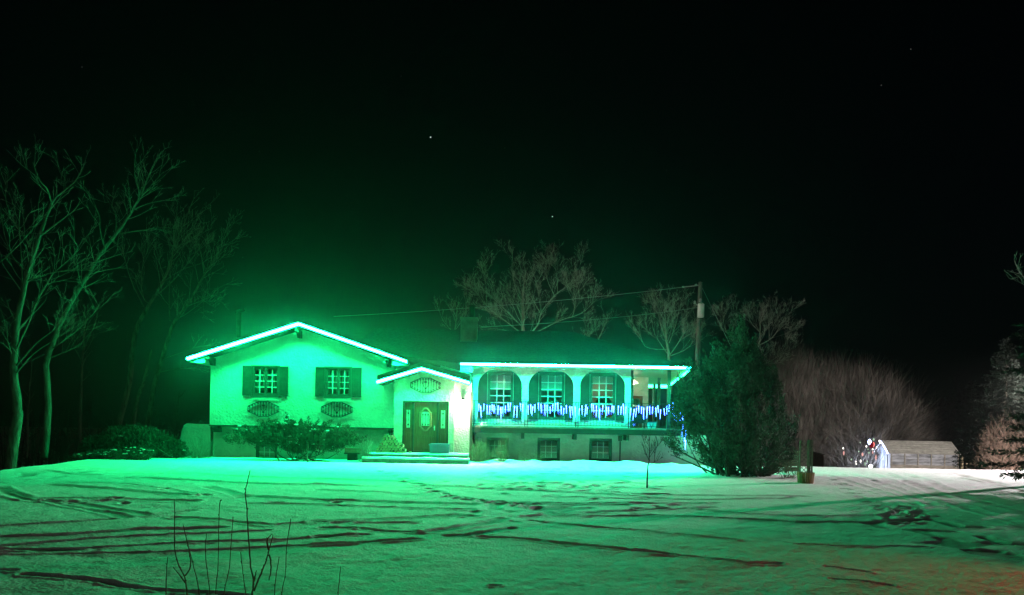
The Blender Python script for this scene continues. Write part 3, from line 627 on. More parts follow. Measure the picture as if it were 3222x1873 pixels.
# ------------------------------------------------------------------ wall ornaments
def ornament(u, v, Y, hw, hh, label):
    c = at(u, v, Y); e = thing('iron_wall_grille', c, label, 'wall ornament', 'wrought iron wall grilles')
    y = Y - .05; o = [(-hw, -hh * .3), (-hw, hh * .3), (-hw * .3, hh * .92), (hw * .3, hh * .92), (hw, hh * .3), (hw, -hh * .3), (hw * .3, -hh * .92), (-hw * .3, -hh * .92)]
    P = [(c.x + a, y, c.z + b) for a, b in o]
    MB().tube(P + [P[0]], .02, 5, False).build('rim', M_IRON, e)
    def zlim(a): return hh * .3 + (hh * .62) * min(1, (hw - abs(a)) / (hw * .7))
    for k in range(-5, 6):
        a = k * hw / 5.6; z = zlim(a)
        if k in (-1, 0, 1): b = MB().tube([(c.x + a, y, c.z - z), (c.x + a, y, c.z + z)], .013, 5)
        else: b = MB().tube([(c.x + a, y, c.z - z), (c.x + a, y, c.z + z)], .012, 5)
        for sgn in (-1, 1):
            zz = c.z + sgn * (z - .055)
            for q in (-1, 1): b.tube([(c.x + a, y - .01, zz - sgn * .03), (c.x + a + q * .035, y - .01, zz), (c.x + a + q * .025, y - .01, zz + sgn * .03), (c.x + a + q * .008, y - .01, zz + sgn * .015)], .011, 4)
        b.build('bar', M_IRON, e)
    b = MB()
    for q in (-1, 1): b.tube([(c.x + q * .13, y, c.z + hh * .35), (c.x + q * .1, y, c.z), (c.x + q * .03, y, c.z - hh * .3), (c.x, y, c.z - hh * .42)], .012, 5)
    b.blob((c.x, y, c.z + hh * .42), (.07, .015, .03), 8, 4).blob((c.x, y, c.z - hh * .42), (.05, .015, .035), 8, 4); b.build('scroll', M_IRON, e)
    for q in (-1, 1): MB().box(c.x + q * hw * .97 - .01, c.x + q * hw * .97 + .01, y, Y - .002, c.z - .01, c.z + .01).build('stud', M_IRON, e)
ornament(830, 1287, YW, .62, .32, 'wrought iron grille on the wall under the left shuttered window')
ornament(1061, 1289, YW, .62, .32, 'wrought iron grille on the wall under the shuttered window nearer the door')
ornament(1340, 1213, YE, .59, .31, 'wrought iron grille on the gable wall above the front door')

# ------------------------------------------------------------------ wall lantern, pendant, lights
def lamp(name, loc, kind, W_, col, rad=.05, parent=None):
    l = bpy.data.lights.new(name, kind); l.energy = W_; l.color = col
    if kind in ('POINT', 'SPOT'): l.shadow_soft_size = rad
    o = bpy.data.objects.new(name, l); C.objects.link(o)
    p = ORG.get(parent.name, (0, 0, 0)) if parent else (0, 0, 0)
    o.location = [loc[i] - p[i] for i in range(3)]
    if parent: o.parent = parent
    return o
q = at(1456, 1268, YP - .2)
e = thing('wall_lantern', q, 'bright white lantern with small cap on the pier beside front door', 'lantern')
MB().lathe([(.002, .2), (.03, .17), (.075, .12), (.08, .105)], q, 8).build('cap', M_IRON, e)
MB().lathe([(.05, -.1), (.07, .095)], q, 8).build('glass', emit('lantern_glass', (1, .93, .8), 60), e)
MB().tube([(q.x, q.y, q.z + .12), (q.x, YP - .01, q.z + .14)], .018, 6).box(q.x - .05, q.x + .05, YP - .02, YP - .002, q.z, q.z + .2).build('arm', M_IRON, e)
lamp('lantern_bulb', (q.x, q.y - .12, q.z - .05), 'POINT', 300, (1, .88, .76), .06, e)
q = at(1992, 1200, 33.2)
e = thing('porch_lamp', q, 'white dish shade lamp hanging lit over the side porch door', 'lamp')
MB().lathe([(.24, -.1), (.2, -.03), (.08, .05), (.05, .08)], q, 16).build('shade', emit('lit_shade_glass', (1, .78, .58), 2.4), e)
MB().tube([(q.x, q.y, q.z + .08), (q.x, q.y, zsf)], .02, 6).lathe([(.06, .06), (.05, .14)], q, 10).build('stem', M_IRON, e)
MB().lathe([(.02, -.16), (.05, -.13), (.05, -.105)], q, 10).build('bulb', emit('porch_bulb', (1, .8, .55), 14), e)
lamp('porch_bulb_light', (q.x, q.y, q.z - .22), 'POINT', 34, (1, .74, .5), .05, e)
# lamp standing in the room behind the third balcony window
q = Vector((wh[2][0] + .75, 31.9, zdk + 1.05))
e = thing('table_lamp', (q.x, q.y, zdk), 'dark domed lamp shade silhouetted inside the rightmost balcony window', 'lamp')
MB().lathe([(.36, 0), (.33, .1), (.2, .26), (.04, .32)], q, 16).build('shade', M_IRON, e)
MB().tube([(q.x, q.y, zdk), (q.x, q.y, q.z + .02)], .025, 8).lathe([(.15, 0), (.12, .04)], (q.x, q.y, zdk), 12).build('stand', M_IRON, e)
lamp('table_lamp_bulb', (q.x, q.y + .1, q.z - .08), 'POINT', 9, (1, .72, .42), .06, e)
lamp('room_bulb', (q.x - .2, 33.0, zsf - .25), 'POINT', 16, (1, .74, .45), .1, e)
q = Vector((wh[0][0] + .3, YI + .35, wh[0][2]))
e = thing('poinsettia', q, 'red potted flower inside the left balcony window', 'plant')
b = MB()
for k in range(16):
    a = k * 2.4; r = .05 + .02 * (k % 5); c = (q.x + r * math.cos(a) * 1.3, q.y + r * math.sin(a) * .6, q.z + .22 + .05 * (k % 4))
    b.hexa([(c[0] - .05, c[1], c[2] - .02), (c[0] + .05, c[1] - .02, c[2] - .02), (c[0] + .06, c[1], c[2]), (c[0] - .06, c[1] + .02, c[2]), (c[0] - .03, c[1] - .02, c[2] + .05), (c[0] + .03, c[1] - .02, c[2] + .05), (c[0] + .03, c[1], c[2] + .06), (c[0] - .03, c[1], c[2] + .06)])
b.build('flower', mat('red_bracts', (.6, .03, .03), .6), e)
MB().lathe([(.07, 0), (.1, .16)], q, 12).build('pot', M_DOOR, e)

# ------------------------------------------------------------------ icicle lights
def icicles():
    xs = []
    spans = [((1500, 1648), 17), ((1655, 1812), 18), ((1818, 1976), 17), ((1980, 2128), 17)]
    meshes = []
    for v in range(4):
        L = (.28, .36, .46, .33)[v]; mb = MB(); pr = [(.012, 0)]
        for k in range(1, 6): pr.append(((.016 if k % 2 else .010) * (1 - .10 * k), -L * k / 7))
        pr.append((.004, -L)); mb.lathe(pr, (0, 0, 0), 6); me = bpy.data.meshes.new('icicle_light'); me.from_pydata(mb.v, [], mb.f); me.materials.append(M_ICE); meshes.append(me)
    names = ['in front of the left arch', 'in front of the middle arch', 'in front of the right arch', 'in front of the open side porch']
    for si, ((u0, u1), n) in enumerate(spans):
        y = YQ - .06; x0, x1 = ax(u0, y, 1280), ax(u1, y, 1280)
        e = thing('icicle_light_string', (x0, y, zrt), 'string of icicle lights hung along the balcony railing ' + names[si], 'string lights', 'icicle light strings on the balcony railing')
        path = []; nsw = 3
        for i in range(n * 2 + 1):
            t = i / (n * 2); sag = abs(math.sin(math.pi * nsw * t + si * .4)); path.append((x0 + (x1 - x0) * t, y, zrt - .11 * sag))
        MB().tube(path, .006, 4).build('wire', M_IRON, e)
        for i in range(n):
            t = (i + .5 + random.uniform(-.3, .3)) / n; sag = abs(math.sin(math.pi * nsw * t + si * .4)); z = zrt - .11 * sag - random.choice((0, 0, .07, .12))
            o = link('icicle_light', random.choice(meshes), e, (x0 + (x1 - x0) * t, y - random.uniform(0, .02), z)); o.rotation_euler = (random.uniform(-.1, .1), random.uniform(-.08, .08), random.uniform(0, 3))
    # string dropping off the deck corner
    pts = [at(2126, 1275, 29.3), at(2134, 1295, 29.2), at(2143, 1310, 29.1), at(2150, 1335, 28.9), at(2156, 1362, 28.7), at(2163, 1392, 28.5)]
    e = thing('icicle_light_string', pts[0], 'string of icicle lights spilling down off the deck corner into the juniper', 'string lights', 'icicle light strings on the balcony railing')
    MB().tube(pts, .006, 4).build('wire', M_IRON, e)
    for i in range(10):
        t = i / 9 * 4.99; k = int(t); p = pts[k].lerp(pts[k + 1], t - k)
        link('icicle_light', meshes[i % 4], e, (p.x + random.uniform(-.12, .05), p.y, p.z + .08))
icicles()

# porch clutter seen through the railing
q = at(2000, 1300, 31.5)
e = thing('covered_grill', (q.x, 31.5, zdk), 'dark rounded covered grill standing on the deck beside the porch door', 'grill')
MB().box(q.x - .28, q.x + .42, 31.3, 31.9, zdk + .2, zdk + .62).lathe([(.40, 0), (.38, .14), (.25, .28), (.04, .33)], (q.x + .07, 31.6, zdk + .62), 14).build('cover', M_IRON, e)
for dx in (-.22, .36): MB().box(q.x + dx - .03, q.x + dx + .03, 31.4, 31.46, zdk, zdk + .2).build('leg', M_IRON, e)
q = at(2048, 1330, 31)
e = thing('storage_tub', (q.x, 31, zdk), 'pale blue tub standing on the deck floor behind the railing', 'tub')
MB().hexa([(q.x - .16, 30.8, zdk), (q.x + .16, 30.8, zdk), (q.x + .16, 31.1, zdk), (q.x - .16, 31.1, zdk), (q.x - .2, 30.78, zdk + .24), (q.x + .2, 30.78, zdk + .24), (q.x + .2, 31.14, zdk + .24), (q.x - .2, 31.14, zdk + .24)]).build('body', mat('pale_blue_plastic', (.15, .35, .45), .5), e)
MB().box(q.x - .22, q.x + .22, 30.76, 31.16, zdk + .242, zdk + .27).build('rim', M_BLUE, e)

# ------------------------------------------------------------------ entrance: steps, wood, bin
e = thing('front_steps', (ea.x, 28, 0), 'two wide snow-covered concrete steps below the front door', 'steps')
for (u0, u1, y0, y1, z) in ((1152, 1472, 28.4, 28.895, .30), (1140, 1474, 27.9, 28.4, .145)):
    a, b = ax(u0, y0, 1430), ax(u1, y0, 1430)
    MB().box(a, b, y0, y1, -.2, z).build('step', M_CONC, e)
    n = 60; xs = np.linspace(a - .02, b + .02, n); mb = MB()
    for i in range(n - 1):
        h0 = [.065 + .03 * noise.noise((xs[i + k] * 2, y0, 0)) for k in (0, 1)]; f = [y0 - .02 + .05 * noise.noise((xs[i + k] * 1.7, 3, y0)) for k in (0, 1)]
        mb.hexa([(xs[i], f[0], z + .002), (xs[i + 1], f[1], z + .002), (xs[i + 1], y1, z + .002), (xs[i], y1, z + .002), (xs[i], f[0] + .03, z + h0[0]), (xs[i + 1], f[1] + .03, z + h0[1]), (xs[i + 1], y1, z + h0[1]), (xs[i], y1, z + h0[0])])
    mb.build('snow_cover', M_SNOWC, e)
ORDN = 'first second third fourth fifth sixth seventh eighth ninth tenth eleventh twelfth'.split()
def log(label, x, z, r, y=28.45, rot=0):
    mb = MB(); n = 9; b = [(r * (1 + random.uniform(-.16, .12)) * math.cos(2 * math.pi * k / n + rot), r * (1 + random.uniform(-.16, .12)) * math.sin(2 * math.pi * k / n + rot)) for k in range(n)]
    o = MB().prism([(c, d) for c, d in b], 0, .38).build('log', M_LOG); o.location = (x, y, z); o.data.materials.append(M_LOGEND); o.data.polygons[0].material_index = 1; o.data.polygons[1].material_index = 1
    return tag(o, label, 'log', 'firewood logs piled left of the door')
x0, x1 = ax(1180, 28.45, 1410), ax(1250, 28.45, 1410); zb = .348; row = 0; r = .062
while row < 7:
    n = max(2, 10 - row - (row > 3)); sh = row * .055
    for k in range(n): log(ORDN[k] + ' firewood log from the left in the ' + ('bottom', 'second', 'third', 'fourth', 'fifth', 'sixth', 'top')[row] + ' row of the woodpile', x0 + .06 + sh + k * .118 + random.uniform(-.015, .015), zb + .055 + row * .098 + random.uniform(-.01, .01), random.uniform(.048, .064), 28.45 + random.uniform(0, .06), random.random() * 3)
    row += 1
for (u, v, ry) in ((1262, 1412, .5), (1268, 1403, .9), (1275, 1417, 1.2)):
    p = at(u, v, 28.3); o = log('', p.x, max(p.z, .42), .06, 28.45); o.rotation_euler = (.15, 0, ry); o['label'] = {1262: 'loose split log lying askew, farthest from the door of three', 1268: 'loose split log tilted on top of the door end of the woodpile', 1275: 'loose split log lying lowest and nearest the front door'}[u]
p = at(1286, 1422, 28.1); o = MB().box(-.05, .05, -.04, .04, 0, .07).build('wood_block', M_LOGEND); o.location = (p.x, 28.5, .35); tag(o, 'small pale block of wood on the top step before the door', 'wood block')
y = 28.6; b0, b1, t0, t1 = ax(1354, y, 1420), ax(1413, y, 1420), ax(1350, y, 1397), ax(1415, y, 1397); zt = az(1398, y, 1382)
e = thing('storage_bin', ((b0 + b1) / 2, y, .35), 'blue plastic storage bin with lid standing before the front door', 'bin')
MB().hexa([(b0, y - .1, .35), (b1, y - .1, .35), (b1, y + .35, .35), (b0, y + .35, .35), (t0 + .03, y - .13, zt - .05), (t1 - .03, y - .13, zt - .05), (t1 - .03, y + .38, zt - .05), (t0 + .03, y + .38, zt - .05)]).build('body', M_BLUE, e)
MB().box(t0, t1, y - .17, y + .41, zt - .048, zt).box(t0 + .05, t1 - .05, y - .12, y + .36, zt + .001, zt + .02).build('lid', M_BLUE, e)
MB().box(b0 + .02, b1 - .02, y - .135, y - .118, zt - .17, zt - .15).build('rib', M_BLUE, e)
a, b = at(1084, 1425, 29.2), at(1131, 1411, 29.2)
e = thing('red_crate', (a.x, 29.2, a.z), 'faded red crate under the spreading juniper against the wall', 'crate')
MB().box(a.x, b.x, 29.2, 29.5, a.z, b.z).build('box', mat('faded_red_paint', (.45, .10, .07), .7, 6, .3), e)
MB().box(a.x - .02, b.x + .02, 29.18, 29.52, a.z - .05, a.z - .003).build('base', M_WOOD, e)
MB().box(a.x + .1, b.x - .1, 29.25, 29.45, -.1, a.z - .055).build('stand', M_WOOD, e)

# ------------------------------------------------------------------ trees
def jitter(d, a): return (d + Vector((random.gauss(0, a), random.gauss(0, a), random.gauss(0, a)))).normalized()
def limb(mb, pts, r0, r1, n=6):
    """smoothed tapering limb through points; returns its dense path"""
    P = [Vector(p) for p in pts]; out = []
    for i in range(len(P) - 1):
        p0, p1, p2, p3 = P[max(i - 1, 0)], P[i], P[i + 1], P[min(i + 2, len(P) - 1)]
        for k in range(4):
            t = k / 4; out.append(.5 * ((2 * p1) + (p2 - p0) * t + (2 * p0 - 5 * p1 + 4 * p2 - p3) * t * t + (3 * p1 - p0 - 3 * p2 + p3) * t ** 3))
    out.append(P[-1]); k = len(out)
    out = [p + Vector((random.gauss(0, 1), random.gauss(0, 1), 0)) * min(r0 * .2, .012) for p in out]
    mb.tube(out, [r0 + (r1 - r0) * i / (k - 1) for i in range(k)], n); return out
def twigs(mb, path, r0, r1, length, dens, up=.35, level=0, maxl=2, start=.15, minr=.006):
    tot = sum((b - a).length for a, b in zip(path[:-1], path[1:])); n = max(1, int(tot * dens * 2.3 * random.uniform(.8, 1.2)))
    for _ in range(n):
        t = start + (1 - start) * random.random() ** .8; f = t * (len(path) - 1); i = min(int(f), len(path) - 2)
        p = path[i].lerp(path[i + 1], f - i); d = (path[i + 1] - path[i]).normalized()
        s = d.cross(Vector((random.gauss(0, 1), random.gauss(0, 1), random.gauss(0, 1)))).normalized()
        q = (d * random.uniform(.6, 1) + s * random.uniform(.4, .85) + Vector((0, 0, up * .7))).normalized()
        L = length * random.uniform(.5, 1.35) * (1.15 - .6 * t); rr = max(minr, (r0 + (r1 - r0) * t) * .42); pp = [p]; k = 4 if level < maxl else 3
        for _j in range(k):
            q = jitter(q + Vector((0, 0, up * .12)), .075); pp.append(pp[-1] + q * L / k)
        mb.tube(pp, [rr + (minr * .7 - rr) * j / k for j in range(k + 1)], 4 if level == 0 else 3, False)
        if level < maxl: twigs(mb, pp, rr, minr, L * .55, dens * 1.5, up, level + 1, maxl, .2, minr)
def px_tree(name, trunk, Y, r0, r1, limbs, label, cat='tree', group='bare trees around the house', tw=(1.3, 1.6), minr=.0042, m=M_BARK, mt=M_TWIG, maxl=3, depth=1.5, up=.3):
    base = at(*trunk[0], Y); e = thing(name, (base.x, Y, base.z), label, cat, group); mb = MB(); tb = MB(); thin = m is M_BARK; tw = (tw[0] * 1.15, tw[1] * .62) if thin else tw
    P = [at(u, v, Y) for u, v in trunk]; r0 *= .84; r1 *= .5; path = limb(mb, P, r0, r1, 8); twigs(tb, path, r0 * .35, r1, tw[0], tw[1], up, 0, maxl, .35, minr)
    for item in limbs:
        pts, ra = item; dz = random.uniform(-depth, depth); k = len(pts)
        Q = [at(u, v, Y + dz * i / (k - 1)) for i, (u, v) in enumerate(pts)]
        ra *= .62 if thin else .5; lp = limb(mb, Q, ra, minr, 6); twigs(tb, lp, ra * .7, minr, tw[0] * .8, tw[1] * 1.25, up, 0, maxl, .1, minr)
    mb.build('trunk', m, e, True); c = tb.build('crown', mt, e); return e
GT = 'bare trees standing left of the house'
px_tree('bare_tree', [(28, 1500), (52, 1330), (55, 1290), (46, 1200), (44, 1110), (62, 970), (88, 860), (128, 735), (160, 645), (180, 615)], 24, .20, .05,
    [([(180, 617), (215, 590), (245, 560), (270, 510)], .05), ([(163, 645), (150, 600), (120, 560), (104, 510)], .05), ([(130, 740), (190, 695), (230, 665), (256, 625)], .05),
     ([(84, 884), (150, 862), (240, 848), (340, 850)], .045), ([(44, 1110), (80, 1040), (120, 940), (170, 860), (242, 790), (222, 745)], .06), ([(52, 1150), (110, 1085), (190, 1020), (245, 960)], .05),
     ([(62, 975), (20, 1005), (-20, 1020)], .04), ([(46, 1180), (110, 1110), (200, 1050), (300, 960)], .045), ([(40, 1120), (15, 1060), (-10, 1020)], .05), ([(90, 860), (40, 810), (10, 720), (0, 640)], .05),
     ([(60, 980), (70, 860), (60, 700), (75, 610)], .05), ([(-20, 840), (40, 790), (95, 730), (130, 680)], .04), ([(110, 800), (60, 720), (20, 640), (20, 560)], .04)],
    'tall leaning bare tree with thick trunk, leftmost beside the snowy edge', group=GT, tw=(1.2, 1.5))
px_tree('bare_tree', [(140, 1440), (152, 1270), (146, 1150), (172, 1068), (198, 1000), (256, 900), (330, 782), (385, 712), (430, 642), (458, 575), (480, 525)], 27, .15, .03,
    [([(330, 782), (316, 730), (312, 680), (285, 610)], .04), ([(365, 735), (362, 670), (335, 625)], .04), ([(430, 642), (470, 590), (515, 540)], .035), ([(256, 900), (244, 840), (240, 780)], .035),
     ([(380, 735), (440, 725), (520, 715)], .03), ([(420, 660), (470, 640), (520, 630)], .03), ([(440, 610), (425, 560), (425, 500)], .03), ([(160, 1100), (230, 1050), (300, 980), (315, 950)], .04), ([(150, 1130), (240, 1090), (300, 1030)], .035)],
    'long bare tree leaning far to the right above the dark bushes', group=GT, tw=(1.2, 1.6))
px_tree('bare_tree', [(352, 1420), (405, 1210), (420, 1080), (440, 1010), (470, 960), (510, 890), (535, 830), (550, 770), (585, 690), (612, 620)], 36, .17, .03,
    [([(470, 957), (446, 925), (450, 830), (470, 700)], .06), ([(480, 940), (548, 880), (620, 790), (685, 680)], .06), ([(452, 965), (412, 880), (385, 780), (380, 700)], .05), ([(550, 770), (560, 700), (545, 640)], .04), ([(510, 890), (570, 850), (650, 820), (700, 760)], .04)],
    'bare tree with forked crown behind the left bushes', group=GT, tw=(1.5, 1.5))
px_tree('bare_tree', [(452, 1420), (480, 1240), (505, 1150), (540, 1030), (590, 960), (640, 870), (680, 810), (705, 770)], 35, .16, .03,
    [([(535, 1010), (534, 900), (545, 780), (560, 640)], .06), ([(600, 925), (650, 912), (700, 905)], .03), ([(500, 1172), (560, 1160), (625, 1150)], .04), ([(512, 1130), (570, 1110), (640, 1085)], .04), ([(545, 800), (590, 740), (640, 650)], .04), ([(640, 870), (690, 780), (720, 700)], .03)],
    'bare tree curving up closest to the left gable end', group=GT, tw=(1.5, 1.5))
px_tree('dead_trunk', [(404, 1420), (430, 1270), (455, 1190), (478, 1100)], 36.5, .15, .08, [], 'broken bare trunk without crown between two leaning trees', group=GT, tw=(.3, .3))
px_tree('bare_tree', [(250, 1420), (254, 1280), (259, 1130), (270, 1000)], 40, .12, .05, [([(258, 1140), (230, 1080), (215, 1000)], .04), ([(262, 1100), (300, 1020), (310, 950)], .04)], 'dim slender bare tree deep in the dark left of the house', group=GT, tw=(1.2, 1.2))
px_tree('bare_tree', [(85, 1440), (88, 1300), (95, 1200)], 40, .1, .05, [([(95, 1200), (100, 1120), (90, 1050)], .04)], 'dim thin trunk far back between the two leftmost trees', group=GT, tw=(1, 1))
GR = 'bare trees rising behind the house'
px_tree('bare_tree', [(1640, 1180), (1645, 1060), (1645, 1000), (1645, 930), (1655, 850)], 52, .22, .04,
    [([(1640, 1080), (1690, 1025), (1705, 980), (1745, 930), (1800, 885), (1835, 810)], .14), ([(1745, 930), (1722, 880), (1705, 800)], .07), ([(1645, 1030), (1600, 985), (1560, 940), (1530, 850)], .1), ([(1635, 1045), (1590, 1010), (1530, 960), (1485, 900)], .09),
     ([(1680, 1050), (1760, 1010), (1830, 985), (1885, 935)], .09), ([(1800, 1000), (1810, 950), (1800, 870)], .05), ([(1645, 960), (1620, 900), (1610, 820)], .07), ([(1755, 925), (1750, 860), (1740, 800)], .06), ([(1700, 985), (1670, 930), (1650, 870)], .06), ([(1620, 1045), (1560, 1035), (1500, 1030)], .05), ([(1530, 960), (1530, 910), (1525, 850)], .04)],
    'wide spreading bare tree rising behind the middle of the roof', group=GR, m=M_BARKLIT, mt=M_TWIGLIT, tw=(2.4, 1.0), minr=.0055)
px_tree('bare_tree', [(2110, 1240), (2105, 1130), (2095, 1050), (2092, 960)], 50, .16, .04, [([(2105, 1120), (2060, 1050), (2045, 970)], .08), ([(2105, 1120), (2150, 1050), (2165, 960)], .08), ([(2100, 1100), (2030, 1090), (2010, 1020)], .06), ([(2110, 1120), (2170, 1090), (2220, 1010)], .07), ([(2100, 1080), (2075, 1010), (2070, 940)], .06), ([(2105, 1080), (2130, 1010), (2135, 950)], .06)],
    'bushy bare tree behind the right roof slope beside the utility pole', group=GR, m=M_BARKLIT, mt=M_TWIGLIT, tw=(1.9, 1.2), minr=.0055)
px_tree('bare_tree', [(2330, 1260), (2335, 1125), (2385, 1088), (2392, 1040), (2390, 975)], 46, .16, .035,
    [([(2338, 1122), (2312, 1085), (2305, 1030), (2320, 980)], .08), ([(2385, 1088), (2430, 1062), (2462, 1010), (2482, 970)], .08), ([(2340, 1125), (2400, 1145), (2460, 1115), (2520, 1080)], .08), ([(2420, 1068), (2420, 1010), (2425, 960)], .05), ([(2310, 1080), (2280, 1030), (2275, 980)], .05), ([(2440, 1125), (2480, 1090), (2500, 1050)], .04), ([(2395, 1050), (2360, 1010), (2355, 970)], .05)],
    'lit bare tree with candelabra crown rising above the juniper', group=GR, m=M_BARKLIT, mt=M_TWIGLIT, tw=(1.7, 1.3), minr=.0055)
px_tree('bare_tree', [(1425, 1160), (1430, 1060), (1435, 1010), (1440, 960)], 55, .1, .03, [([(1430, 1050), (1395, 1010), (1380, 970)], .05), ([(1432, 1040), (1465, 990), (1470, 945)], .05)], 'small dim bare tree seen behind the chimney', group=GR, m=M_BARKLIT, mt=M_TWIGLIT, tw=(1.6, 1.2), minr=.0055)
px_tree('bare_tree', [(1870, 1160), (1880, 1080), (1900, 1030), (1915, 985)], 54, .09, .03, [([(1875, 1085), (1850, 1050), (1835, 1000)], .05), ([(1760, 1100), (1850, 1060), (1880, 1020)], .04)], 'low bare tree peeping over the right half of the ridge', group=GR, m=M_BARKLIT, mt=M_TWIGLIT, tw=(1.5, 1.0), minr=.0055)
px_tree('bare_tree', [(3300, 1560), (3290, 1150), (3262, 950)], 22.5, .2, .06, [([(3262, 950), (3220, 885), (3190, 860)], .05), ([(3230, 885), (3205, 850), (3190, 815)], .04), ([(3200, 872), (3180, 878), (3165, 862)], .03)], 'bare branches of a tree reaching in above the near right spruce', group=GR, m=M_BARKLIT, mt=M_TWIGLIT, tw=(.6, 1.2), minr=.008)

# small sapling on the lawn
px_tree('young_tree', [(2036, 1541), (2038, 1480), (2043, 1440), (2043, 1395), (2042, 1362)], 18.6, .028, .008,
    [([(2043, 1440), (2060, 1415), (2080, 1390), (2090, 1368)], .014), ([(2043, 1420), (2030, 1400), (2020, 1372)], .01), ([(2041, 1450), (2035, 1435), (2026, 1425)], .009), ([(2050, 1430), (2068, 1400), (2064, 1370)], .01), ([(2042, 1465), (2060, 1452), (2072, 1430)], .009)],
    'slim bare young tree standing on the snowy lawn before the right wing', tw=(.35, 4), minr=.005, m=M_WOOD, mt=M_WOOD, depth=.2, maxl=1)

# foreground stems (polylines read at 4.68x from x460 y1560)
def fg(pts): return [(460 + x / 4.68, 1560 + y / 4.68) for x, y in pts]
M_STEM = mat('brown_stems', (.22, .12, .08), .8, 12, .3)
def stems(lines, Y, r, label, name, group=None):
    b = at(*fg(lines[0])[0], Y); e = MB(); cnt = 0
    for L in lines:
        P = [at(u, v, Y + random.uniform(-.05, .05)) for u, v in fg(L)]
        p = limb(e, P, r * .8, .003, 6)
        for q in p[3:-2:2]: e.tube([q, q + Vector((random.uniform(-.012, .012), random.uniform(-.01, .01), random.uniform(.01, .02)))], [.004, .002], 4)
    return tag(e.build(name, M_STEM, None, True), label, 'sapling', group)
stems([[(1545, 1700), (1560, 1465), (1580, 1280), (1540, 1050), (1520, 800), (1490, 300), (1460, 0), (1475, -120), (1530, -370)], [(1590, 1400), (1690, 1150), (1750, 1000), (1810, 800), (1870, 570)], [(1808, 800), (1780, 660), (1850, 565)], [(1810, 870), (1840, 1050), (1805, 1250)], [(1590, 1260), (1605, 1180), (1625, 1100)]], 6.4, .011, 'tallest bare brown sapling in the foreground with a bent side shoot', 'sapling', 'bare saplings poking through the foreground snow')
stems([[(600, 1700), (600, 1465), (570, 1200), (480, 1020), (420, 750), (420, 350), (415, 60)], [(570, 1180), (640, 1080), (655, 950), (620, 800)], [(575, 1280), (500, 1180), (390, 1050)]], 6.6, .009, 'forked bare sapling left of the tallest foreground sapling', 'sapling', 'bare saplings poking through the foreground snow')
for L in ([(1020, 1700), (1025, 1400), (1060, 1000), (1070, 400), (1085, 100), (1110, 70)], [(960, 1700), (930, 1360), (885, 1000), (870, 780), (890, 560)], [(1130, 1700), (1150, 1400), (1220, 1100), (1250, 700), (1280, 310)], [(1500, 1650), (1440, 1250), (1415, 1050), (1390, 830)],
          [(1970, 1700), (2010, 1350), (2050, 1150), (2070, 750), (2130, 340)], [(800, 1700), (760, 1300), (700, 1050), (640, 820), (570, 540), (545, 430)], [(290, 1700), (300, 1100), (320, 900)], [(1870, 1700), (1910, 1200), (1960, 900)], [(2820, 1700), (2835, 1350), (2865, 1040)]):
    k = sorted((300, 800, 960, 1020, 1130, 1500, 1870, 1970, 2820)).index(min((300, 800, 960, 1020, 1130, 1500, 1870, 1970, 2820), key=lambda q: abs(q - L[0][0])))
    stems([L], 6.5 + random.uniform(-.15, .2), .005, ORDN[k] + ' thin single bare stem from the left in the foreground snow', 'bare_sapling', 'thin bare stems in the foreground snow')

# ------------------------------------------------------------------ foliage clouds
def leaf_quads(P, D, L, Wd):
    n = len(P); rnd = rng.normal(size=(n, 3)); s = np.cross(D, rnd); s /= np.linalg.norm(s, axis=1, keepdims=True) + 1e-9
    mid = P + D * (L * .5)[:, None]; V = np.stack([P, mid + s * Wd[:, None], P + D * L[:, None], mid - s * Wd[:, None]], 1).reshape(-1, 3)
    return V, np.arange(4 * n).reshape(n, 4)
def inpoly(x, y, poly):
    c = np.zeros(x.shape, bool); n = len(poly); j = n - 1
    for i in range(n):
        xi, yi = poly[i]; xj, yj = poly[j]
        c ^= ((yi > y) != (yj > y)) & (x < (xj - xi) * (y - yi) / (yj - yi + 1e-9) + xi); j = i
    return c
def edge_dist(x, y, poly):
    d = np.full(x.shape, 1e9); n = len(poly)
    for i in range(n):
        (xa, ya), (xb, yb) = poly[i], poly[(i + 1) % n]; l2 = (xb - xa) ** 2 + (yb - ya) ** 2 + 1e-9
        t = np.clip(((x - xa) * (xb - xa) + (y - ya) * (yb - ya)) / l2, 0, 1); d = np.minimum(d, np.hypot(x - xa - t * (xb - xa), y - ya - t * (yb - ya)))
    return d
def sample_poly(poly, n, Y, depth):
    """points filling a rounded volume with this outline seen from the front"""
    xs = [p[0] for p in poly]; ys = [p[1] for p in poly]; U = rng.uniform(min(xs), max(xs), n * 4); Vv = rng.uniform(min(ys), max(ys), n * 4)
    k = inpoly(U, Vv, poly); U, Vv = U[k][:n], Vv[k][:n]; d = edge_dist(U, Vv, poly); dm = d.max()
    dy = depth * np.sqrt(np.clip(1 - (1 - d / dm) ** 2, 0.02, 1)); yy = Y + rng.uniform(-1, 1, len(U)) * dy
    P = np.array([at(u, v, y) for u, v, y in zip(U, Vv, yy)]); return P
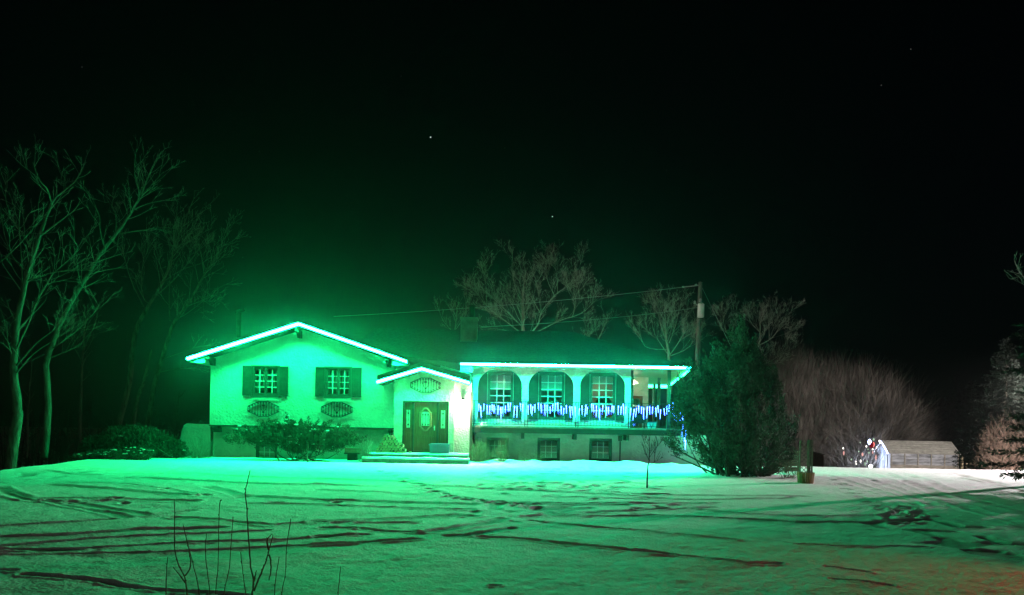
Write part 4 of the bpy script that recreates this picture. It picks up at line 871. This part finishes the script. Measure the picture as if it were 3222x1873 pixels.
def foliage(P, base, nl, spread, leaf, up=.8, back=.7):
    """a spray of narrow leaves at each point, pointing away from base and up"""
    D = P - np.array(base); D /= np.linalg.norm(D, axis=1, keepdims=True) + 1e-9; D[:, 2] += up; D += rng.normal(size=D.shape) * .28
    D /= np.linalg.norm(D, axis=1, keepdims=True)
    P = P - D * spread * back; n = len(P); t = rng.uniform(0, 1, (n, nl)); off = rng.normal(size=(n, nl, 3)) * (spread * .22 * (1.15 - t))[:, :, None]
    LP = (P[:, None, :] + D[:, None, :] * (t * spread)[:, :, None] + off).reshape(-1, 3)
    LD = np.repeat(D, nl, 0) + rng.normal(size=(n * nl, 3)) * .42; LD /= np.linalg.norm(LD, axis=1, keepdims=True)
    return leaf_quads(LP, LD, leaf * rng.uniform(.6, 1.4, n * nl), leaf * .22 * rng.uniform(.6, 1.3, n * nl))
def plumes(poly, n, Y, depth, base, up, along, cross, per):
    A = sample_poly(poly, n, Y, depth); D = A - np.array(base); D /= np.linalg.norm(D, axis=1, keepdims=True); D[:, 2] += up; D += rng.normal(size=D.shape) * .15; D /= np.linalg.norm(D, axis=1, keepdims=True)
    A = A - D * along * .55; k = len(A); t = rng.uniform(-1, 1, (k, per)); w = np.sqrt(np.clip(1 - t * t * .8, 0, 1)) * (1.1 - .45 * t)
    P = A[:, None, :] + D[:, None, :] * (t * along)[:, :, None] + rng.normal(size=(k, per, 3)) * (w * cross)[:, :, None]
    P = P.reshape(-1, 3); x, z = P[:, 0] / P[:, 1], (P[:, 2] - EYE) / P[:, 1]; u = CU + F * (x * cs + z * sn); v = VH - F * (-x * sn + z * cs)
    return P[inpoly(u, v, poly) | (rng.random(len(P)) < .12)]
def stems_to(mb, base, P, r, n, sprd=.25):
    for p in P[rng.choice(len(P), n, replace=False)]:
        b = Vector(base) + Vector((random.gauss(0, sprd), random.gauss(0, sprd), 0)); p = Vector(p); m = b.lerp(p, .5) + Vector((0, 0, -.12 * (p - b).length))
        limb(mb, [b, m, p], r * random.uniform(.6, 1.2), .006, 5)

# tall juniper at the right corner of the house
JP = [(2090, 1395), (2120, 1345), (2105, 1290), (2140, 1245), (2125, 1200), (2165, 1150), (2195, 1120), (2230, 1130), (2255, 1075), (2290, 1060), (2300, 1020), (2322, 985), (2345, 1040), (2375, 1060), (2400, 1125), (2440, 1150), (2450, 1215), (2480, 1255), (2492, 1300), (2512, 1345), (2500, 1395), (2505, 1440), (2480, 1480), (2420, 1497), (2330, 1495), (2270, 1470), (2230, 1480), (2190, 1440), (2140, 1440)]
jb = at(2330, 1504, 24.5); e = thing('juniper', (jb.x, 24.5, zg(jb.x, 24.5)), 'big dark ragged juniper standing at the right corner of the house', 'juniper')
P = plumes(JP, 165, 24.6, 1.7, jb, .7, .5, .10, 20)
V, Q = foliage(P, jb, 20, .30, .08, .75, .4); np_mesh('crown', V, Q, M_JUN, e)
mb = MB(); stems_to(mb, jb, P, .045, 60, .5)
for (u, v) in ((2110, 1430), (2090, 1390), (2140, 1330), (2200, 1400), (2490, 1470)): limb(mb, [Vector(jb) + Vector((random.uniform(-.8, .2), 0, 0)), at((u + 2320) / 2, (v + 1520) / 2, 24.4), at(u, v, 24.3)], .05, .01, 6)
mb.build('trunk', M_BARK, e)
# low dry twiggy growth under its right side
def twig_bush(name, poly, Y, depth, base_v, n, r, m, label, cat='shrub', group=None, curve=.2, kids=3, f0=.25, f1=.8, rag=0):
    xs = [p[0] for p in poly]; b = at(sum(xs) / len(xs), base_v, Y); e = thing(name, (b.x, Y, b.z), label, cat, group); mb = MB(); P = sample_poly(poly, n, Y, depth); x0, x1 = min(xs), max(xs)
    if rag: P = P[vnoise(P[:, 0] * 1.1 + 7, P[:, 2] * 1.1 + P[:, 1] * .5, 41) > rag]
    for p in P:
        p = Vector(p); f = random.uniform(f0, f1); b0 = Vector((b.x + (p.x - b.x) * f * .8, Y + (p.y - Y) * f, at(x0, base_v, Y).z if False else b.z)); L = (p - b0).length
        m_ = b0.lerp(p, .5) + Vector((random.gauss(0, curve), random.gauss(0, curve), .2 * L)) * .5; pth = [b0, b0.lerp(m_, .6), m_, p]
        mb.tube(pth, [r, r * .8, r * .6, r * .3], 3, False)
        for _ in range(kids):
            t = random.uniform(.35, .95); q0 = m_.lerp(p, t); d = jitter((p - m_).normalized() + Vector((0, 0, .3)), .5); mb.tube([q0, q0 + d * L * .14, q0 + d * L * .26 + Vector((0, 0, .03))], [r * .5, r * .4, r * .2], 3, False)
    mb.build('stems', m, e)['kind'] = 'stuff'; return e
twig_bush('dry_bush', [(2440, 1500), (2450, 1460), (2480, 1450), (2510, 1470), (2505, 1505)], 23.4, .4, 1512, 70, .006, M_DRY, 'small pale dry bush tangled at the foot of the juniper', group='dry winter bushes')
twig_bush('dry_bush', [(1470, 1447), (1480, 1405), (1505, 1385), (1530, 1395), (1555, 1440)], 28.9, .4, 1452, 240, .006, M_DRY, 'dense tan dry bush at the end of the front steps', group='dry winter bushes')
twig_bush('dry_bush', [(1545, 1447), (1550, 1410), (1570, 1390), (1600, 1375), (1605, 1415), (1600, 1447)], 29.0, .35, 1452, 90, .007, M_DRY, 'thin upright dry bush in front of the leftmost basement window', group='dry winter bushes')
twig_bush('dry_bush', [(1610, 1450), (1630, 1425), (1690, 1418), (1735, 1425), (1710, 1447)], 29.4, .3, 1453, 80, .004, M_DRY, 'low straggling dry grass clump between two basement windows', group='dry winter bushes')
twig_bush('dry_bush', [(1120, 1450), (1130, 1390), (1165, 1365), (1175, 1400), (1160, 1450)], 28.2, .35, 1453, 90, .007, M_TWIG, 'bare twisted bush beside the woodpile at the foot of the juniper', group='dry winter bushes')
twig_bush('willow_bush', [(2440, 1470), (2462, 1330), (2480, 1230), (2545, 1165), (2650, 1155), (2760, 1170), (2860, 1200), (2930, 1270), (2950, 1400), (2900, 1474)], 54, 3.4, 1490, 4200, .02, M_TWIGW, 'huge rounded bare willow bush behind the trellis and left of the shed', group='willow bushes beyond the drive', curve=1.5, kids=7, f0=0, f1=.6, rag=.40)
twig_bush('willow_bush', [(2400, 1300), (2420, 1170), (2470, 1120), (2560, 1140), (2560, 1300), (2560, 1470)], 52, 2, 1490, 1200, .016, M_TWIGW, 'dim bare thicket between the juniper and the big willow', group='willow bushes beyond the drive', curve=1.3, kids=6)
twig_bush('bare_shrub', [(3060, 1470), (3075, 1390), (3110, 1330), (3170, 1310), (3240, 1330), (3240, 1475)], 33, 1.5, 1480, 260, .011, mat('tan_twigs', (.15, .105, .072), .9, 4, .3), 'tan bare shrub lit at the foot of the right spruces', curve=.6, kids=4)
twig_bush('bare_shrub', [(2940, 1474), (2945, 1330), (3000, 1280), (3060, 1300), (3075, 1470)], 56, 2, 1490, 300, .014, M_TWIGW, 'dark bare brush between the shed and the spruces', curve=.8, kids=4)

# spreading juniper before the gabled wing
SP = [(690, 1378), (720, 1356), (770, 1343), (790, 1328), (830, 1314), (870, 1326), (905, 1311), (940, 1324), (985, 1315), (1030, 1324), (1060, 1318), (1095, 1336), (1115, 1346), (1120, 1364), (1160, 1375), (1145, 1395), (1090, 1402), (1060, 1418), (990, 1412), (930, 1420), (880, 1405), (830, 1403), (780, 1390), (730, 1392)]
sb = at(945, 1452, 28.3); e = thing('spreading_juniper', (sb.x, 28.3, 0), 'wide spreading juniper dusted with snow before the gabled wing', 'juniper')
P = plumes(SP, 150, 28.4, .8, (sb.x, 28.3, -.4), 0, .34, .06, 16); V, Q = foliage(P, (sb.x, 28.3, -.6), 20, .18, .07, .1, .8); np_mesh('crown', V, Q, M_JUN2, e)
mb = MB(); stems_to(mb, (sb.x, 28.3, -.02), P, .035, 11, .5); mb.build('trunk', M_BARK, e)
def clumps(P, n, r, e, z=.05):
    mb = MB()
    for p in P[rng.choice(len(P), n, replace=False)]:
        k = r * random.uniform(.5, 1.3); mb.blob((p[0], p[1], p[2] + z), (k * random.uniform(1, 2), k, k * .45), 8, 5, .2)
    mb.build('snow_clump', M_SNOWC, e, True)['kind'] = 'stuff'
fr = P[(P[:, 1] < 28.35)]; clumps(fr, 46, .045, e, .12)
# snow-laden bushes at the left edge of the yard
LP = [(250, 1420), (270, 1385), (320, 1375), (350, 1350), (420, 1345), (480, 1352), (530, 1375), (570, 1395), (600, 1430), (560, 1440), (420, 1440), (300, 1430)]
lb = at(420, 1450, 29); e = thing('garden_bush', (lb.x, 29, 0), 'shaggy green bush left of the garden wall', 'bush')
P = sample_poly(LP, 900, 29.3, .8); V, Q = foliage(P, (lb.x, 29.3, -.8), 30, .34, .09, .9); np_mesh('crown', V, Q, M_JUN2, e); mb = MB(); stems_to(mb, (lb.x, 29.2, -.1), P, .02, 30, .8); mb.build('stem', M_TWIG, e); clumps(P, 10, .06, e)
LP2 = [(205, 1455), (230, 1440), (290, 1425), (350, 1418), (430, 1415), (480, 1425), (470, 1440), (380, 1447), (280, 1452)]
lb = at(340, 1456, 27.3); e = thing('snowy_shrub', (lb.x, 27.3, zg(lb.x, 27.3)), 'low shrub loaded with snow clumps at the left edge of the lawn', 'shrub')
P = sample_poly(LP2, 420, 27.4, .6); V, Q = foliage(P, (lb.x, 27.4, -1), 26, .22, .08, .2); np_mesh('crown', V, Q, M_JUN2, e); mb = MB(); stems_to(mb, (lb.x, 27.3, -.1), P, .015, 24, .8); mb.build('stem', M_TWIG, e)
clumps(P[P[:, 1] < 27.5], 42, .05, e, .1)
twig_bush('dry_bush', [(560, 1438), (570, 1385), (620, 1368), (680, 1385), (690, 1438)], 29.2, .4, 1446, 160, .005, M_TWIG, 'fuzzy dry bush before the stub garden wall', group='dry winter bushes')

# ------------------------------------------------------------------ spruces
def spruce(x, y, h, r, z0, label, dens=1.0):
    e = thing('spruce_tree', (x, y, z0), label, 'spruce', 'spruces beyond the drive'); MB().tube([(x, y, z0), (x, y, z0 + h)], [h * .018, .01], 8).build('trunk', M_BARK, e)
    Ps, Ds = [], []; z = .06 * h; a = 0; mb = MB()
    while z < h * .985:
        f = 1 - z / h; rr = r * (f ** .85) * random.uniform(.78, 1.12) + .05
        for k in range(int(5 + 5 * f)):
            a += 2.4 + random.uniform(-.3, .3); L = rr * random.uniform(.75, 1.1); d = np.array([math.cos(a), math.sin(a), 0]); n = max(3, int(L / .075 * dens)); t = np.linspace(.12, 1, n)
            droop = -.28 * L * t ** 1.3 + .16 * L * t ** 3; p = np.array([x, y, z0 + z]) + d * (t * L)[:, None]; p[:, 2] += droop; Ps.append(p); Ds.append(np.repeat(d[None], n, 0))
            mb.tube([(x, y, z0 + z), tuple(p[n // 2]), tuple(p[-1])], [.02, .013, .005], 3, False)
        z += h * .026 + .05 * f
    P = np.concatenate(Ps); D = np.concatenate(Ds); k = 9
    LP = np.repeat(P, k, 0) + rng.normal(size=(len(P) * k, 3)) * np.array([.05, .05, .03]); LD = np.repeat(D, k, 0) + rng.normal(size=(len(P) * k, 3)) * .75; LD[:, 2] -= .12; LD /= np.linalg.norm(LD, axis=1, keepdims=True)
    V, Q = leaf_quads(LP, LD, rng.uniform(.09, .2, len(LP)), rng.uniform(.012, .024, len(LP))); mb.build('branch', M_BARK, e)['kind'] = 'stuff'; np_mesh('crown', V, Q, M_SPR, e)
spruce(14.85, 19.3, 10.5, 2.1, 0, 'near dark spruce reaching in from the right edge of the picture')
t_ = at(3168, 1062, 36); spruce(t_.x, 36, t_.z + .5, 2.3, -.5, 'spruce with lit feathery branches, tip clear of the near spruce')
t_ = at(3058, 1195, 54); spruce(t_.x, 54, t_.z + 1.8, 2.3, -1.8, 'dim spruce standing in the dark right of the shed', .7)
t_ = at(3000, 1220, 60); spruce(t_.x, 60, t_.z + 2.1, 2.4, -2.1, 'faint spruce directly behind the right end of the shed', .6)
t_ = at(2930, 1260, 63); spruce(t_.x, 63, t_.z + 2.3, 2.4, -2.3, 'faint spruce above the middle of the shed roof', .6)

# far woods closing the view on both sides of the house
mb = MB()
for u0, u1, n in ((-150, 640, 150), (2400, 3400, 170)):
    for k in range(n):
        Y = random.uniform(64, 92); u = random.uniform(u0, u1); x = ax(u, Y, 1300); z0 = zg(x, Y) - .2; h = random.uniform(5, 9); lean = random.gauss(0, .5)
        pth = [(x, Y, z0), (x + lean * .4, Y, z0 + h * .5), (x + lean, Y, z0 + h)]; mb.tube(pth, [.11, .07, .02], 4, False)
        for j in range(9):
            f = random.uniform(.2, .95); p = Vector(pth[0]).lerp(Vector(pth[2]), f); d = Vector((random.gauss(0, 1), random.gauss(0, .5), random.uniform(.2, 1.2))).normalized() * h * .3 * (1.2 - f); mb.tube([p, p + d * .5, p + d + Vector((0, 0, .25))], [.04, .03, .012], 3, False)
fw = mb.build('far_woods', mat('far_wood_bark', (.045, .042, .036), .95)); fw['kind'] = 'stuff'; fw['label'] = 'dark bare woods far behind the yard'; fw['category'] = 'woods'

# ------------------------------------------------------------------ planter, trellis, fence
pb = gnd(2545, 1522); y = pb[1]; x0, x1, t0, t1 = ax(2520, y, 1510), ax(2567, y, 1510), ax(2517, y, 1490), ax(2571, y, 1490); zt = az(1488, y, 2545); xm = (x0 + x1) / 2
e = thing('planter', (xm, y + .2, 0), 'half barrel wooden planter holding a trellis on the snow', 'planter')
n = 16; rb_, rt_ = (x1 - x0) / 2, (t1 - t0) / 2
M_BAR = mat('barrel_wood', (.34, .21, .09), .7, 5, .4, .004, 30, stretch=(5, 5, .5))
for k in range(n):
    a, b = 2 * math.pi * k / n + .02, 2 * math.pi * (k + 1) / n - .02; pts = []
    for r_, z_ in ((rb_, -.02), (rt_, zt)):
        pts += [(xm + r_ * math.cos(a), y + .2 + r_ * math.sin(a), z_), (xm + r_ * math.cos(b), y + .2 + r_ * math.sin(b), z_), (xm + (r_ - .03) * math.cos(b), y + .2 + (r_ - .03) * math.sin(b), z_), (xm + (r_ - .03) * math.cos(a), y + .2 + (r_ - .03) * math.sin(a), z_)]
    MB().hexa(pts).build('stave', M_BAR, e)
MB().lathe([(rt_ - .04, zt - .1), (rt_ - .045, zt - .04), (.1, zt - .01)], (xm, y + .2, 0), 16).build('snow_fill', M_SNOWC, e)
MB().lathe([(rb_ - .04, 0), (rb_ - .04, .01)], (xm, y + .2, 0), 16).build('bottom', M_WOOD, e)
def trellis(u0, u1, v0, v1, y, label, post, tilt=0):
    a, b = at(u0, v1, y), at(u1, v0, y); e = thing('trellis', ((a.x + b.x) / 2, y, a.z), label, 'trellis', 'trellises in the planter'); m = mat('trellis_wood', (.20, .19, .15), .8, 8, .3)
    for x in (a.x, b.x): MB().box(x - .018, x + .018, y - .018, y + .018, a.z, b.z).build('post', m, e)
    if post:
        for k in range(7):
            z = a.z + .1 + (b.z - a.z - .15) * k / 6; MB().box(a.x + .02, b.x - .02, y - .012, y + .012, z - .012, z + .012).build('rung', m, e)
        MB().box((a.x + b.x) / 2 - .012, (a.x + b.x) / 2 + .012, y + .014, y + .03, a.z, b.z).build('post', m, e)
    else:
        w, h = b.x - a.x, b.z - a.z; s = .085
        for sg in (1, -1):
            k = -h
            while k < w:
                # slat along x - x0 = k + t, z = t (or mirrored)
                p0, p1 = max(0, -k), min(h, w - k)
                if p1 - p0 > .04:
                    xs = [(a.x + k + t) if sg > 0 else (b.x - k - t) for t in (p0, p1)]; zs = [a.z + p0, a.z + p1]
                    dx, dz = (.009, .009); yo = y - .008 * sg
                    MB().hexa([(xs[0] - dx, yo - .004, zs[0]), (xs[0] + dx, yo - .004, zs[0]), (xs[0] + dx, yo + .003, zs[0]), (xs[0] - dx, yo + .003, zs[0]), (xs[1] - dx, yo - .004, zs[1]), (xs[1] + dx, yo - .004, zs[1]), (xs[1] + dx, yo + .003, zs[1]), (xs[1] - dx, yo + .003, zs[1])]).build('slat', m, e)
                k += s * 1.414
trellis(2517, 2543, 1386, 1490, y + .18, 'diagonal lattice trellis standing in the half barrel planter', False)
trellis(2545, 2556, 1384, 1494, y + .1, 'narrow ladder trellis leaning upright beside the lattice in the planter', True)
a, b = at(2470, 1490, 26), at(2520, 1420, 26)
e = thing('board_fence', (a.x, 26, a.z), 'low horizontal board fence between the juniper and the planter', 'fence')
mF = mat('weathered_boards', (.17, .17, .12), .85, 5, .35, .004, 30, stretch=(.4, 3, 4))
for k in range(4):
    z = a.z + .08 + k * (b.z - a.z - .08) / 4; MB().box(a.x, b.x, 26, 26.03, z, z + (b.z - a.z) / 4 - .05).build('board', mF, e)
for x in (a.x + .05, b.x - .05): MB().box(x - .04, x + .04, 26.032, 26.11, -.1, b.z).build('post', mF, e)
a, b = at(2558, 1476, 38), at(2592, 1425, 38)
e = thing('red_tarp_box', (a.x, 38, a.z - .6), 'dull red box half hidden by the willow right of the planter', 'box')
MB().prism([(a.x, a.z - .6), (b.x, a.z - .6), (b.x, b.z - .12), (a.x, b.z)], 38, 38.7).build('body', mat('dull_red', (.07, .011, .01), .7, 4, .3), e); MB().prism([(a.x - .03, b.z + .004), (b.x + .03, b.z - .117), (b.x + .03, b.z - .07), (a.x - .03, b.z + .05)], 37.97, 38.73).build('lid', M_WOOD, e)

# ------------------------------------------------------------------ shed beyond the drive
def shed():
    o = Vector((25.6, 50.0, 0)); d = Vector((.988, -.152, 0)); n = Vector((.152, .988, 0)); L, Wd = 4.3, 2.7; zb, ze, zk, zr_ = -1.5, -.02, .16, .74
    e = thing('garden_shed', (o.x, o.y, zb), 'small greenhouse shed with barrel roof, panelled side and bluish lit gable', 'shed')
    P = lambda l, w, z: tuple(o + d * l + n * w + Vector((0, 0, z)))
    mW = mat('weathered_grey_boards', (.30, .27, .23), .85, 4, .35, .004, 25, stretch=(.5, .5, 5)); mR = mat('corrugated_roof', (.42, .41, .37), .6, 3, .25); mPn = mat('clouded_plastic', (.30, .31, .34), .45, 2.2, .5, stretch=(.6, .6, 4)); mE = mat('gable_boards', (.55, .56, .6), .7, 4, .2, stretch=(6, 6, .5))
    def slab(a, b, c, d_, nm, m):
        a, b, c, d_ = map(Vector, (a, b, c, d_)); q = (b - a).cross(d_ - a).normalized() * .03; MB().hexa([a, b, c, d_, a + q, b + q, c + q, d_ + q]).build(nm, m, e)
    # gable end: outline, boards, door
    prof = [(0, zb), (0, ze), (.28, zk), (Wd / 2, zr_), (Wd - .28, zk), (Wd, ze), (Wd, zb)]
    for l0, l1 in ((0, .05), (L - .05, L)):
        mb = MB(); k = len(prof); mb.v = [P(l0, w, z) for w, z in prof] + [P(l1, w, z) for w, z in prof]; mb.f = [tuple(range(k)), tuple(k + i for i in reversed(range(k)))] + [(i, k + i, k + (i + 1) % k, (i + 1) % k) for i in range(k)]; mb.build('gable_wall', mE, e)
    slab(P(-.04, .95, zb), P(-.04, 1.75, zb), P(-.04, 1.75, .28), P(-.04, .95, .28), 'door', mat('shed_door', (.5, .55, .68), .6))
    slab(P(-.06, 1.0, zb), P(-.06, 1.45, zb), P(-.06, 1.45, -.55), P(-.06, 1.0, -.55), 'door_lower_panel', M_GREY)
    for w in (.5, 2.2): slab(P(-.05, w - .04, zb), P(-.05, w + .04, zb), P(-.05, w + .04, ze), P(-.05, w - .04, ze), 'batten', mE)
    # side: frame, panels
    slab(P(.05, .0, zb), P(L - .05, .0, zb), P(L - .05, .0, -.82), P(.05, .0, -.82), 'base_board', mW)
    for k in range(6):
        l0 = .08 + k * (L - .14) / 5; slab(P(l0 - .03, -.06, zb), P(l0 + .03, -.06, zb), P(l0 + .03, -.06, ze), P(l0 - .03, -.06, ze), 'stud', mW)
        if k < 5:
            for j in range(4):
                za = -.78 + j * .19; slab(P(l0 + .04, -.01 - .008 * (j % 2), za), P(l0 + .79, -.01 - .008 * (j % 2), za), P(l0 + .79, -.01 - .008 * (j % 2), za + .175), P(l0 + .04, -.01 - .008 * (j % 2), za + .175), 'panel', mPn)
    slab(P(.0, -.03, -.82), P(L, -.03, -.82), P(L, -.03, -.78), P(0, -.03, -.78), 'rail', mW)
    # curved roof of long sheets
    rp = [(-.1, ze - .03), (.28, zk + .02), (.85, zk + .33), (Wd / 2, zr_ + .03), (Wd - .85, zk + .33), (Wd - .28, zk + .02), (Wd + .1, ze - .03)]
    rows = []
    for (w0, z0), (w1, z1) in zip(rp[:-1], rp[1:]):
        for q in (0, .5): rows.append(((w0 + (w1 - w0) * q, z0 + (z1 - z0) * q), (w0 + (w1 - w0) * (q + .5), z0 + (z1 - z0) * (q + .5))))
    for (w0, z0), (w1, z1) in rows: slab(P(-.12, w0, z0 + .02), P(L + .08, w0, z0 + .02), P(L + .08, w1, z1), P(-.12, w1, z1), 'roof_sheet', mR)
    g = thing('shed_light_strip', P(-.16, Wd / 2, zr_), 'white light strip tracing the gable of the small shed', 'light strip'); mb = MB()
    mb.tube([P(-.17, -.02, ze - .02), P(-.17, .26, zk), P(-.17, Wd / 2, zr_ + .01), P(-.17, Wd - .26, zk), P(-.17, Wd + .02, ze - .02)], .03, 6); mb.build('light_tube', emit('shed_led', (.62, .7, 1), 9), g)
    b = Vector(P(-.7, 1.7, -1.02)); tag(MB().lathe([(.02, .12), (.1, .07), (.13, 0), (.1, -.08), (.04, -.12), (.03, -.5)], b, 12).build('globe_light', emit('globe_glow', (.9, .93, 1), 8)), 'small round white globe light at the foot of the shed gable', 'lamp')
shed()
lamp('globe_bulb', (24.75, 51.4, -.75), 'POINT', 170, (.66, .76, 1), .12)
e = None
def bulbs():
    e = thing('christmas_light_string', at(2735, 1480, 40.5), 'scattered red, white and blue holiday lights hung in the willow beside the shed', 'string lights')
    mats = {'w': emit('white_bulb', (1, .92, .85), 2.2), 'r': emit('red_bulb', (1, .22, .2), 1.6), 'b': emit('blue_bulb', (.45, .55, 1), 8), 'R': emit('red_panel', (.5, .01, .03), .3), 'g': emit('green_bulb', (.6, .9, .6), .8), 'p': emit('pink_bulb', (1, .5, .45), .9)}
    L = [(2736, 1391, .10, .16, 'b'), (2749, 1399, .055, .14, 'r'), (2742, 1400, .12, .2, 'R'), (2749, 1383, .05, .07, 'g'), (2726, 1405, .045, .06, 'w'), (2746, 1414, .05, .05, 'w'), (2746, 1424, .04, .08, 'p'), (2731, 1414, .03, .04, 'g'), (2734, 1425, .04, .05, 'g'), (2756, 1410, .03, .05, 'p'), (2714, 1430, .06, .1, 'p'), (2756, 1440, .045, .16, 'p'), (2653, 1411, .04, .06, 'w'), (2655, 1426, .045, .12, 'p'),
         (2702, 1421, .03, .04, 'g'), (2679, 1446, .03, .05, 'g'), (2693, 1453, .035, .05, 'w'), (2708, 1451, .045, .08, 'w'), (2694, 1460, .035, .05, 'w'), (2729, 1452, .03, .06, 'g'), (2767, 1388, .05, .06, 'w'), (2707, 1393, .03, .03, 'g'), (2722, 1460, .03, .1, 'g')]
    pts = []
    for u, v, rx, rz, k in L:
        p = at(u, v, 40.6); pts.append(p); MB().lathe([(.01, rz), (rx * .8, rz * .5), (rx, 0), (rx * .7, -rz * .6), (.01, -rz)], p, 8).build('bulb', mats[k], e)
    pts.sort(key=lambda p: p.x); MB().tube([p + Vector((0, .02, 0)) for p in pts], .006, 3).build('wire', M_IRON, e)
bulbs()
mP = mat('old_post_wood', (.36, .30, .2), .9, 6, .3)
for u, v, wd in ((3029, 1440, 5), (3043, 1458, 3), (3056, 1452, 3), (3071, 1443, 4), (3082, 1460, 3)):
    p = at(u, v, 47); tag(MB().box(p.x - wd * .012, p.x + wd * .012, 47, 47.1, -1.6, p.z).tube([(p.x, 47.05, p.z), (p.x, 47.05, p.z + .05)], [wd * .011, .005], 6).build('fence_post', mP), {3029: 'tallest pale fence post, standing nearest the shed wall', 3043: 'shortest fence post, second from the shed', 3056: 'thin fence post in the middle of the row right of the shed', 3071: 'sturdy fence post, fourth from the shed', 3082: 'thin fence post nearest the bare brush and spruces'}[u], 'post', 'fence posts right of the shed')

# ------------------------------------------------------------------ utility pole and wires
yp = 46.0; pt = at(2204, 888, yp); pb_ = at(2194, 1180, yp); r = .15
e = thing('utility_pole', (pb_.x, yp, zg(pb_.x, yp)), 'wooden utility pole with transformer can behind the right wing', 'utility pole')
MB().tube([(pb_.x - .15, yp, -1.4), (pt.x, yp, pt.z)], [.19, .13], 10).build('pole', mat('pole_wood', (.15, .155, .135), .9, 6, .35, stretch=(3, 3, .3)), e)
c0, c1 = at(2205, 999, yp - .38), at(2205, 958, yp - .38)
MB().lathe([(.19, 0), (.2, .02), (.2, c1.z - c0.z - .03), (.215, c1.z - c0.z - .02), (.15, c1.z - c0.z + .06), (.05, c1.z - c0.z + .12)], c0, 16).build('transformer', mat('transformer_paint', (.7, .72, .7), .5, 3, .1), e, True)
p = at(2186, 956, yp - .2); MB().tube([(pt.x - .1, yp - .15, p.z - .1), (p.x, p.y, p.z)], .025, 6).lathe([(.06, 0), (.09, .04), (.06, .09), (.08, .13), (.03, .2)], p, 10).build('cutout', M_GREY, e)
p = at(2204, 950, yp - .3); MB().lathe([(.07, 0), (.1, .05), (.06, .1), (.09, .15), (.02, .22)], p, 10).build('insulator', M_GREY, e)
p = at(2196, 896, yp - .15); MB().tube([(pt.x, yp, p.z), (p.x - .9, yp - .15, p.z - .16)], .03, 6).blob((p.x - .9, yp - .15, p.z - .16), (.09, .06, .06)).blob((p.x - .1, yp - .1, p.z), (.09, .06, .06)).build('insulator', M_GREY, e)
def wire(a, b, sag, label, r=.013):
    a, b = Vector(a), Vector(b); tag(MB().tube([a.lerp(b, t / 20) - Vector((0, 0, sag * 4 * (t / 20) * (1 - t / 20))) for t in range(21)], r, 4).build('overhead_wire', mat('wire_metal', (.28, .28, .28), .5)), label, 'wire', 'overhead wires from the pole')
wire(at(2182, 900, yp), at(1050, 996, 44), .2, 'upper overhead wire running from the pole top leftwards past the chimney')
wire(at(2196, 968, yp), at(1515, 1029, 36.4), .15, 'lower overhead wire sloping from the transformer to the roof by the chimney')
wire(at(2209, 905, yp), at(2300, 1090, 44), .02, 'guy wire slanting down right from the pole top')

# ------------------------------------------------------------------ yard light standing off to the right of the picture
q = Vector((27.5, 30.5, 5.4))
e = thing('yard_light', (q.x, q.y, -.2), 'yard lamp on a pole off to the right of the drive', 'yard light')
MB().tube([(q.x + .8, q.y, -.3), (q.x + .8, q.y, 6.4)], .09, 8).tube([(q.x + .8, q.y, 6.3), (q.x, q.y, q.z + .2)], .03, 6).build('pole', M_WOOD, e)
MB().lathe([(.22, 0), (.2, .08), (.06, .2)], q + Vector((0, 0, .06)), 12).build('shade', M_GREY, e)
yl = lamp('yard_bulb', tuple(q - Vector((0, 0, .05))), 'SPOT', 24000, (1, .86, .89), .12, e)
yl.data.spot_size = R(82); yl.data.spot_blend = .5; yl.rotation_euler = (q - Vector((22.3, 28.3, 0))).to_track_quat('Z', 'Y').to_euler()
p2 = q + Vector((-.1, .35, .35)); MB().lathe([(.06, -.12), (.11, -.1), (.12, .1), (.04, .16)], p2, 10).build('floodlight', M_GREY, e)
fl = lamp('flood_bulb', tuple(p2 + Vector((-.02, .3, 0))), 'SPOT', 15000, (1, .9, .84), .1, e); fl.data.spot_size = R(52); fl.data.spot_blend = .45
fl.rotation_euler = (p2 - Vector((22.5, 52, -2.5))).to_track_quat('Z', 'Y').to_euler()
q = Vector((3, 45.2, 3.1))
e = thing('back_door_lamp', (q.x, q.y, -1.2), 'lamp post lighting the trees from behind the house', 'lamp post')
MB().tube([(q.x, q.y, -1.3), (q.x, q.y, q.z - .2)], .05, 8).build('post', M_WOOD, e); MB().lathe([(.05, -.2), (.14, -.1), (.14, .1), (.05, .2)], q, 10).build('globe', glass('globe_glass', .1), e)
lamp('back_bulb', tuple(q), 'POINT', 1500, (1, .92, .8), .08, e)
# brake light of a car parked out of the picture, washing the snow at the lower right
tl = lamp('brake_light', (8.6, 6.2, .75), 'SPOT', 320, (1, .03, .02), .06); tl.data.spot_size = R(70); tl.data.spot_blend = .8
tl.rotation_euler = (Vector((8.6, 6.2, .75)) - Vector((5.6, 7.0, 0))).to_track_quat('Z', 'Y').to_euler()

# ------------------------------------------------------------------ stars
mS = emit('star_glow', (.9, .93, 1), 1.1); mS2 = emit('faint_star_glow', (.9, .85, .8), .12)
for u, v, k in ((1355, 432, 1), (1738, 682, 1), (1262, 240, 0), (2097, 536, 0), (764, 810, 0), (2773, 269, 0), (2866, 155, 0), (1588, 466, 0), (258, 211, 0), (2676, 619, 0), (816, 477, 0)):
    p = at(u, v, 900); o = MB().lathe([(.01, 1), (.75, .7), (1, 0), (.75, -.7), (.01, -1)], (0, 0, 0), 8).build('star', mS if k else mS2); o.location = p; s = .7 if k else .55; o.scale = (s, s, s)
    tag(o, ('brighter white star higher above the house' if v < 500 else 'brighter white star low above the bare tree') if k else 'faint tiny star in the black sky', 'star', 'bright stars in the night sky' if k else 'faint stars in the night sky')
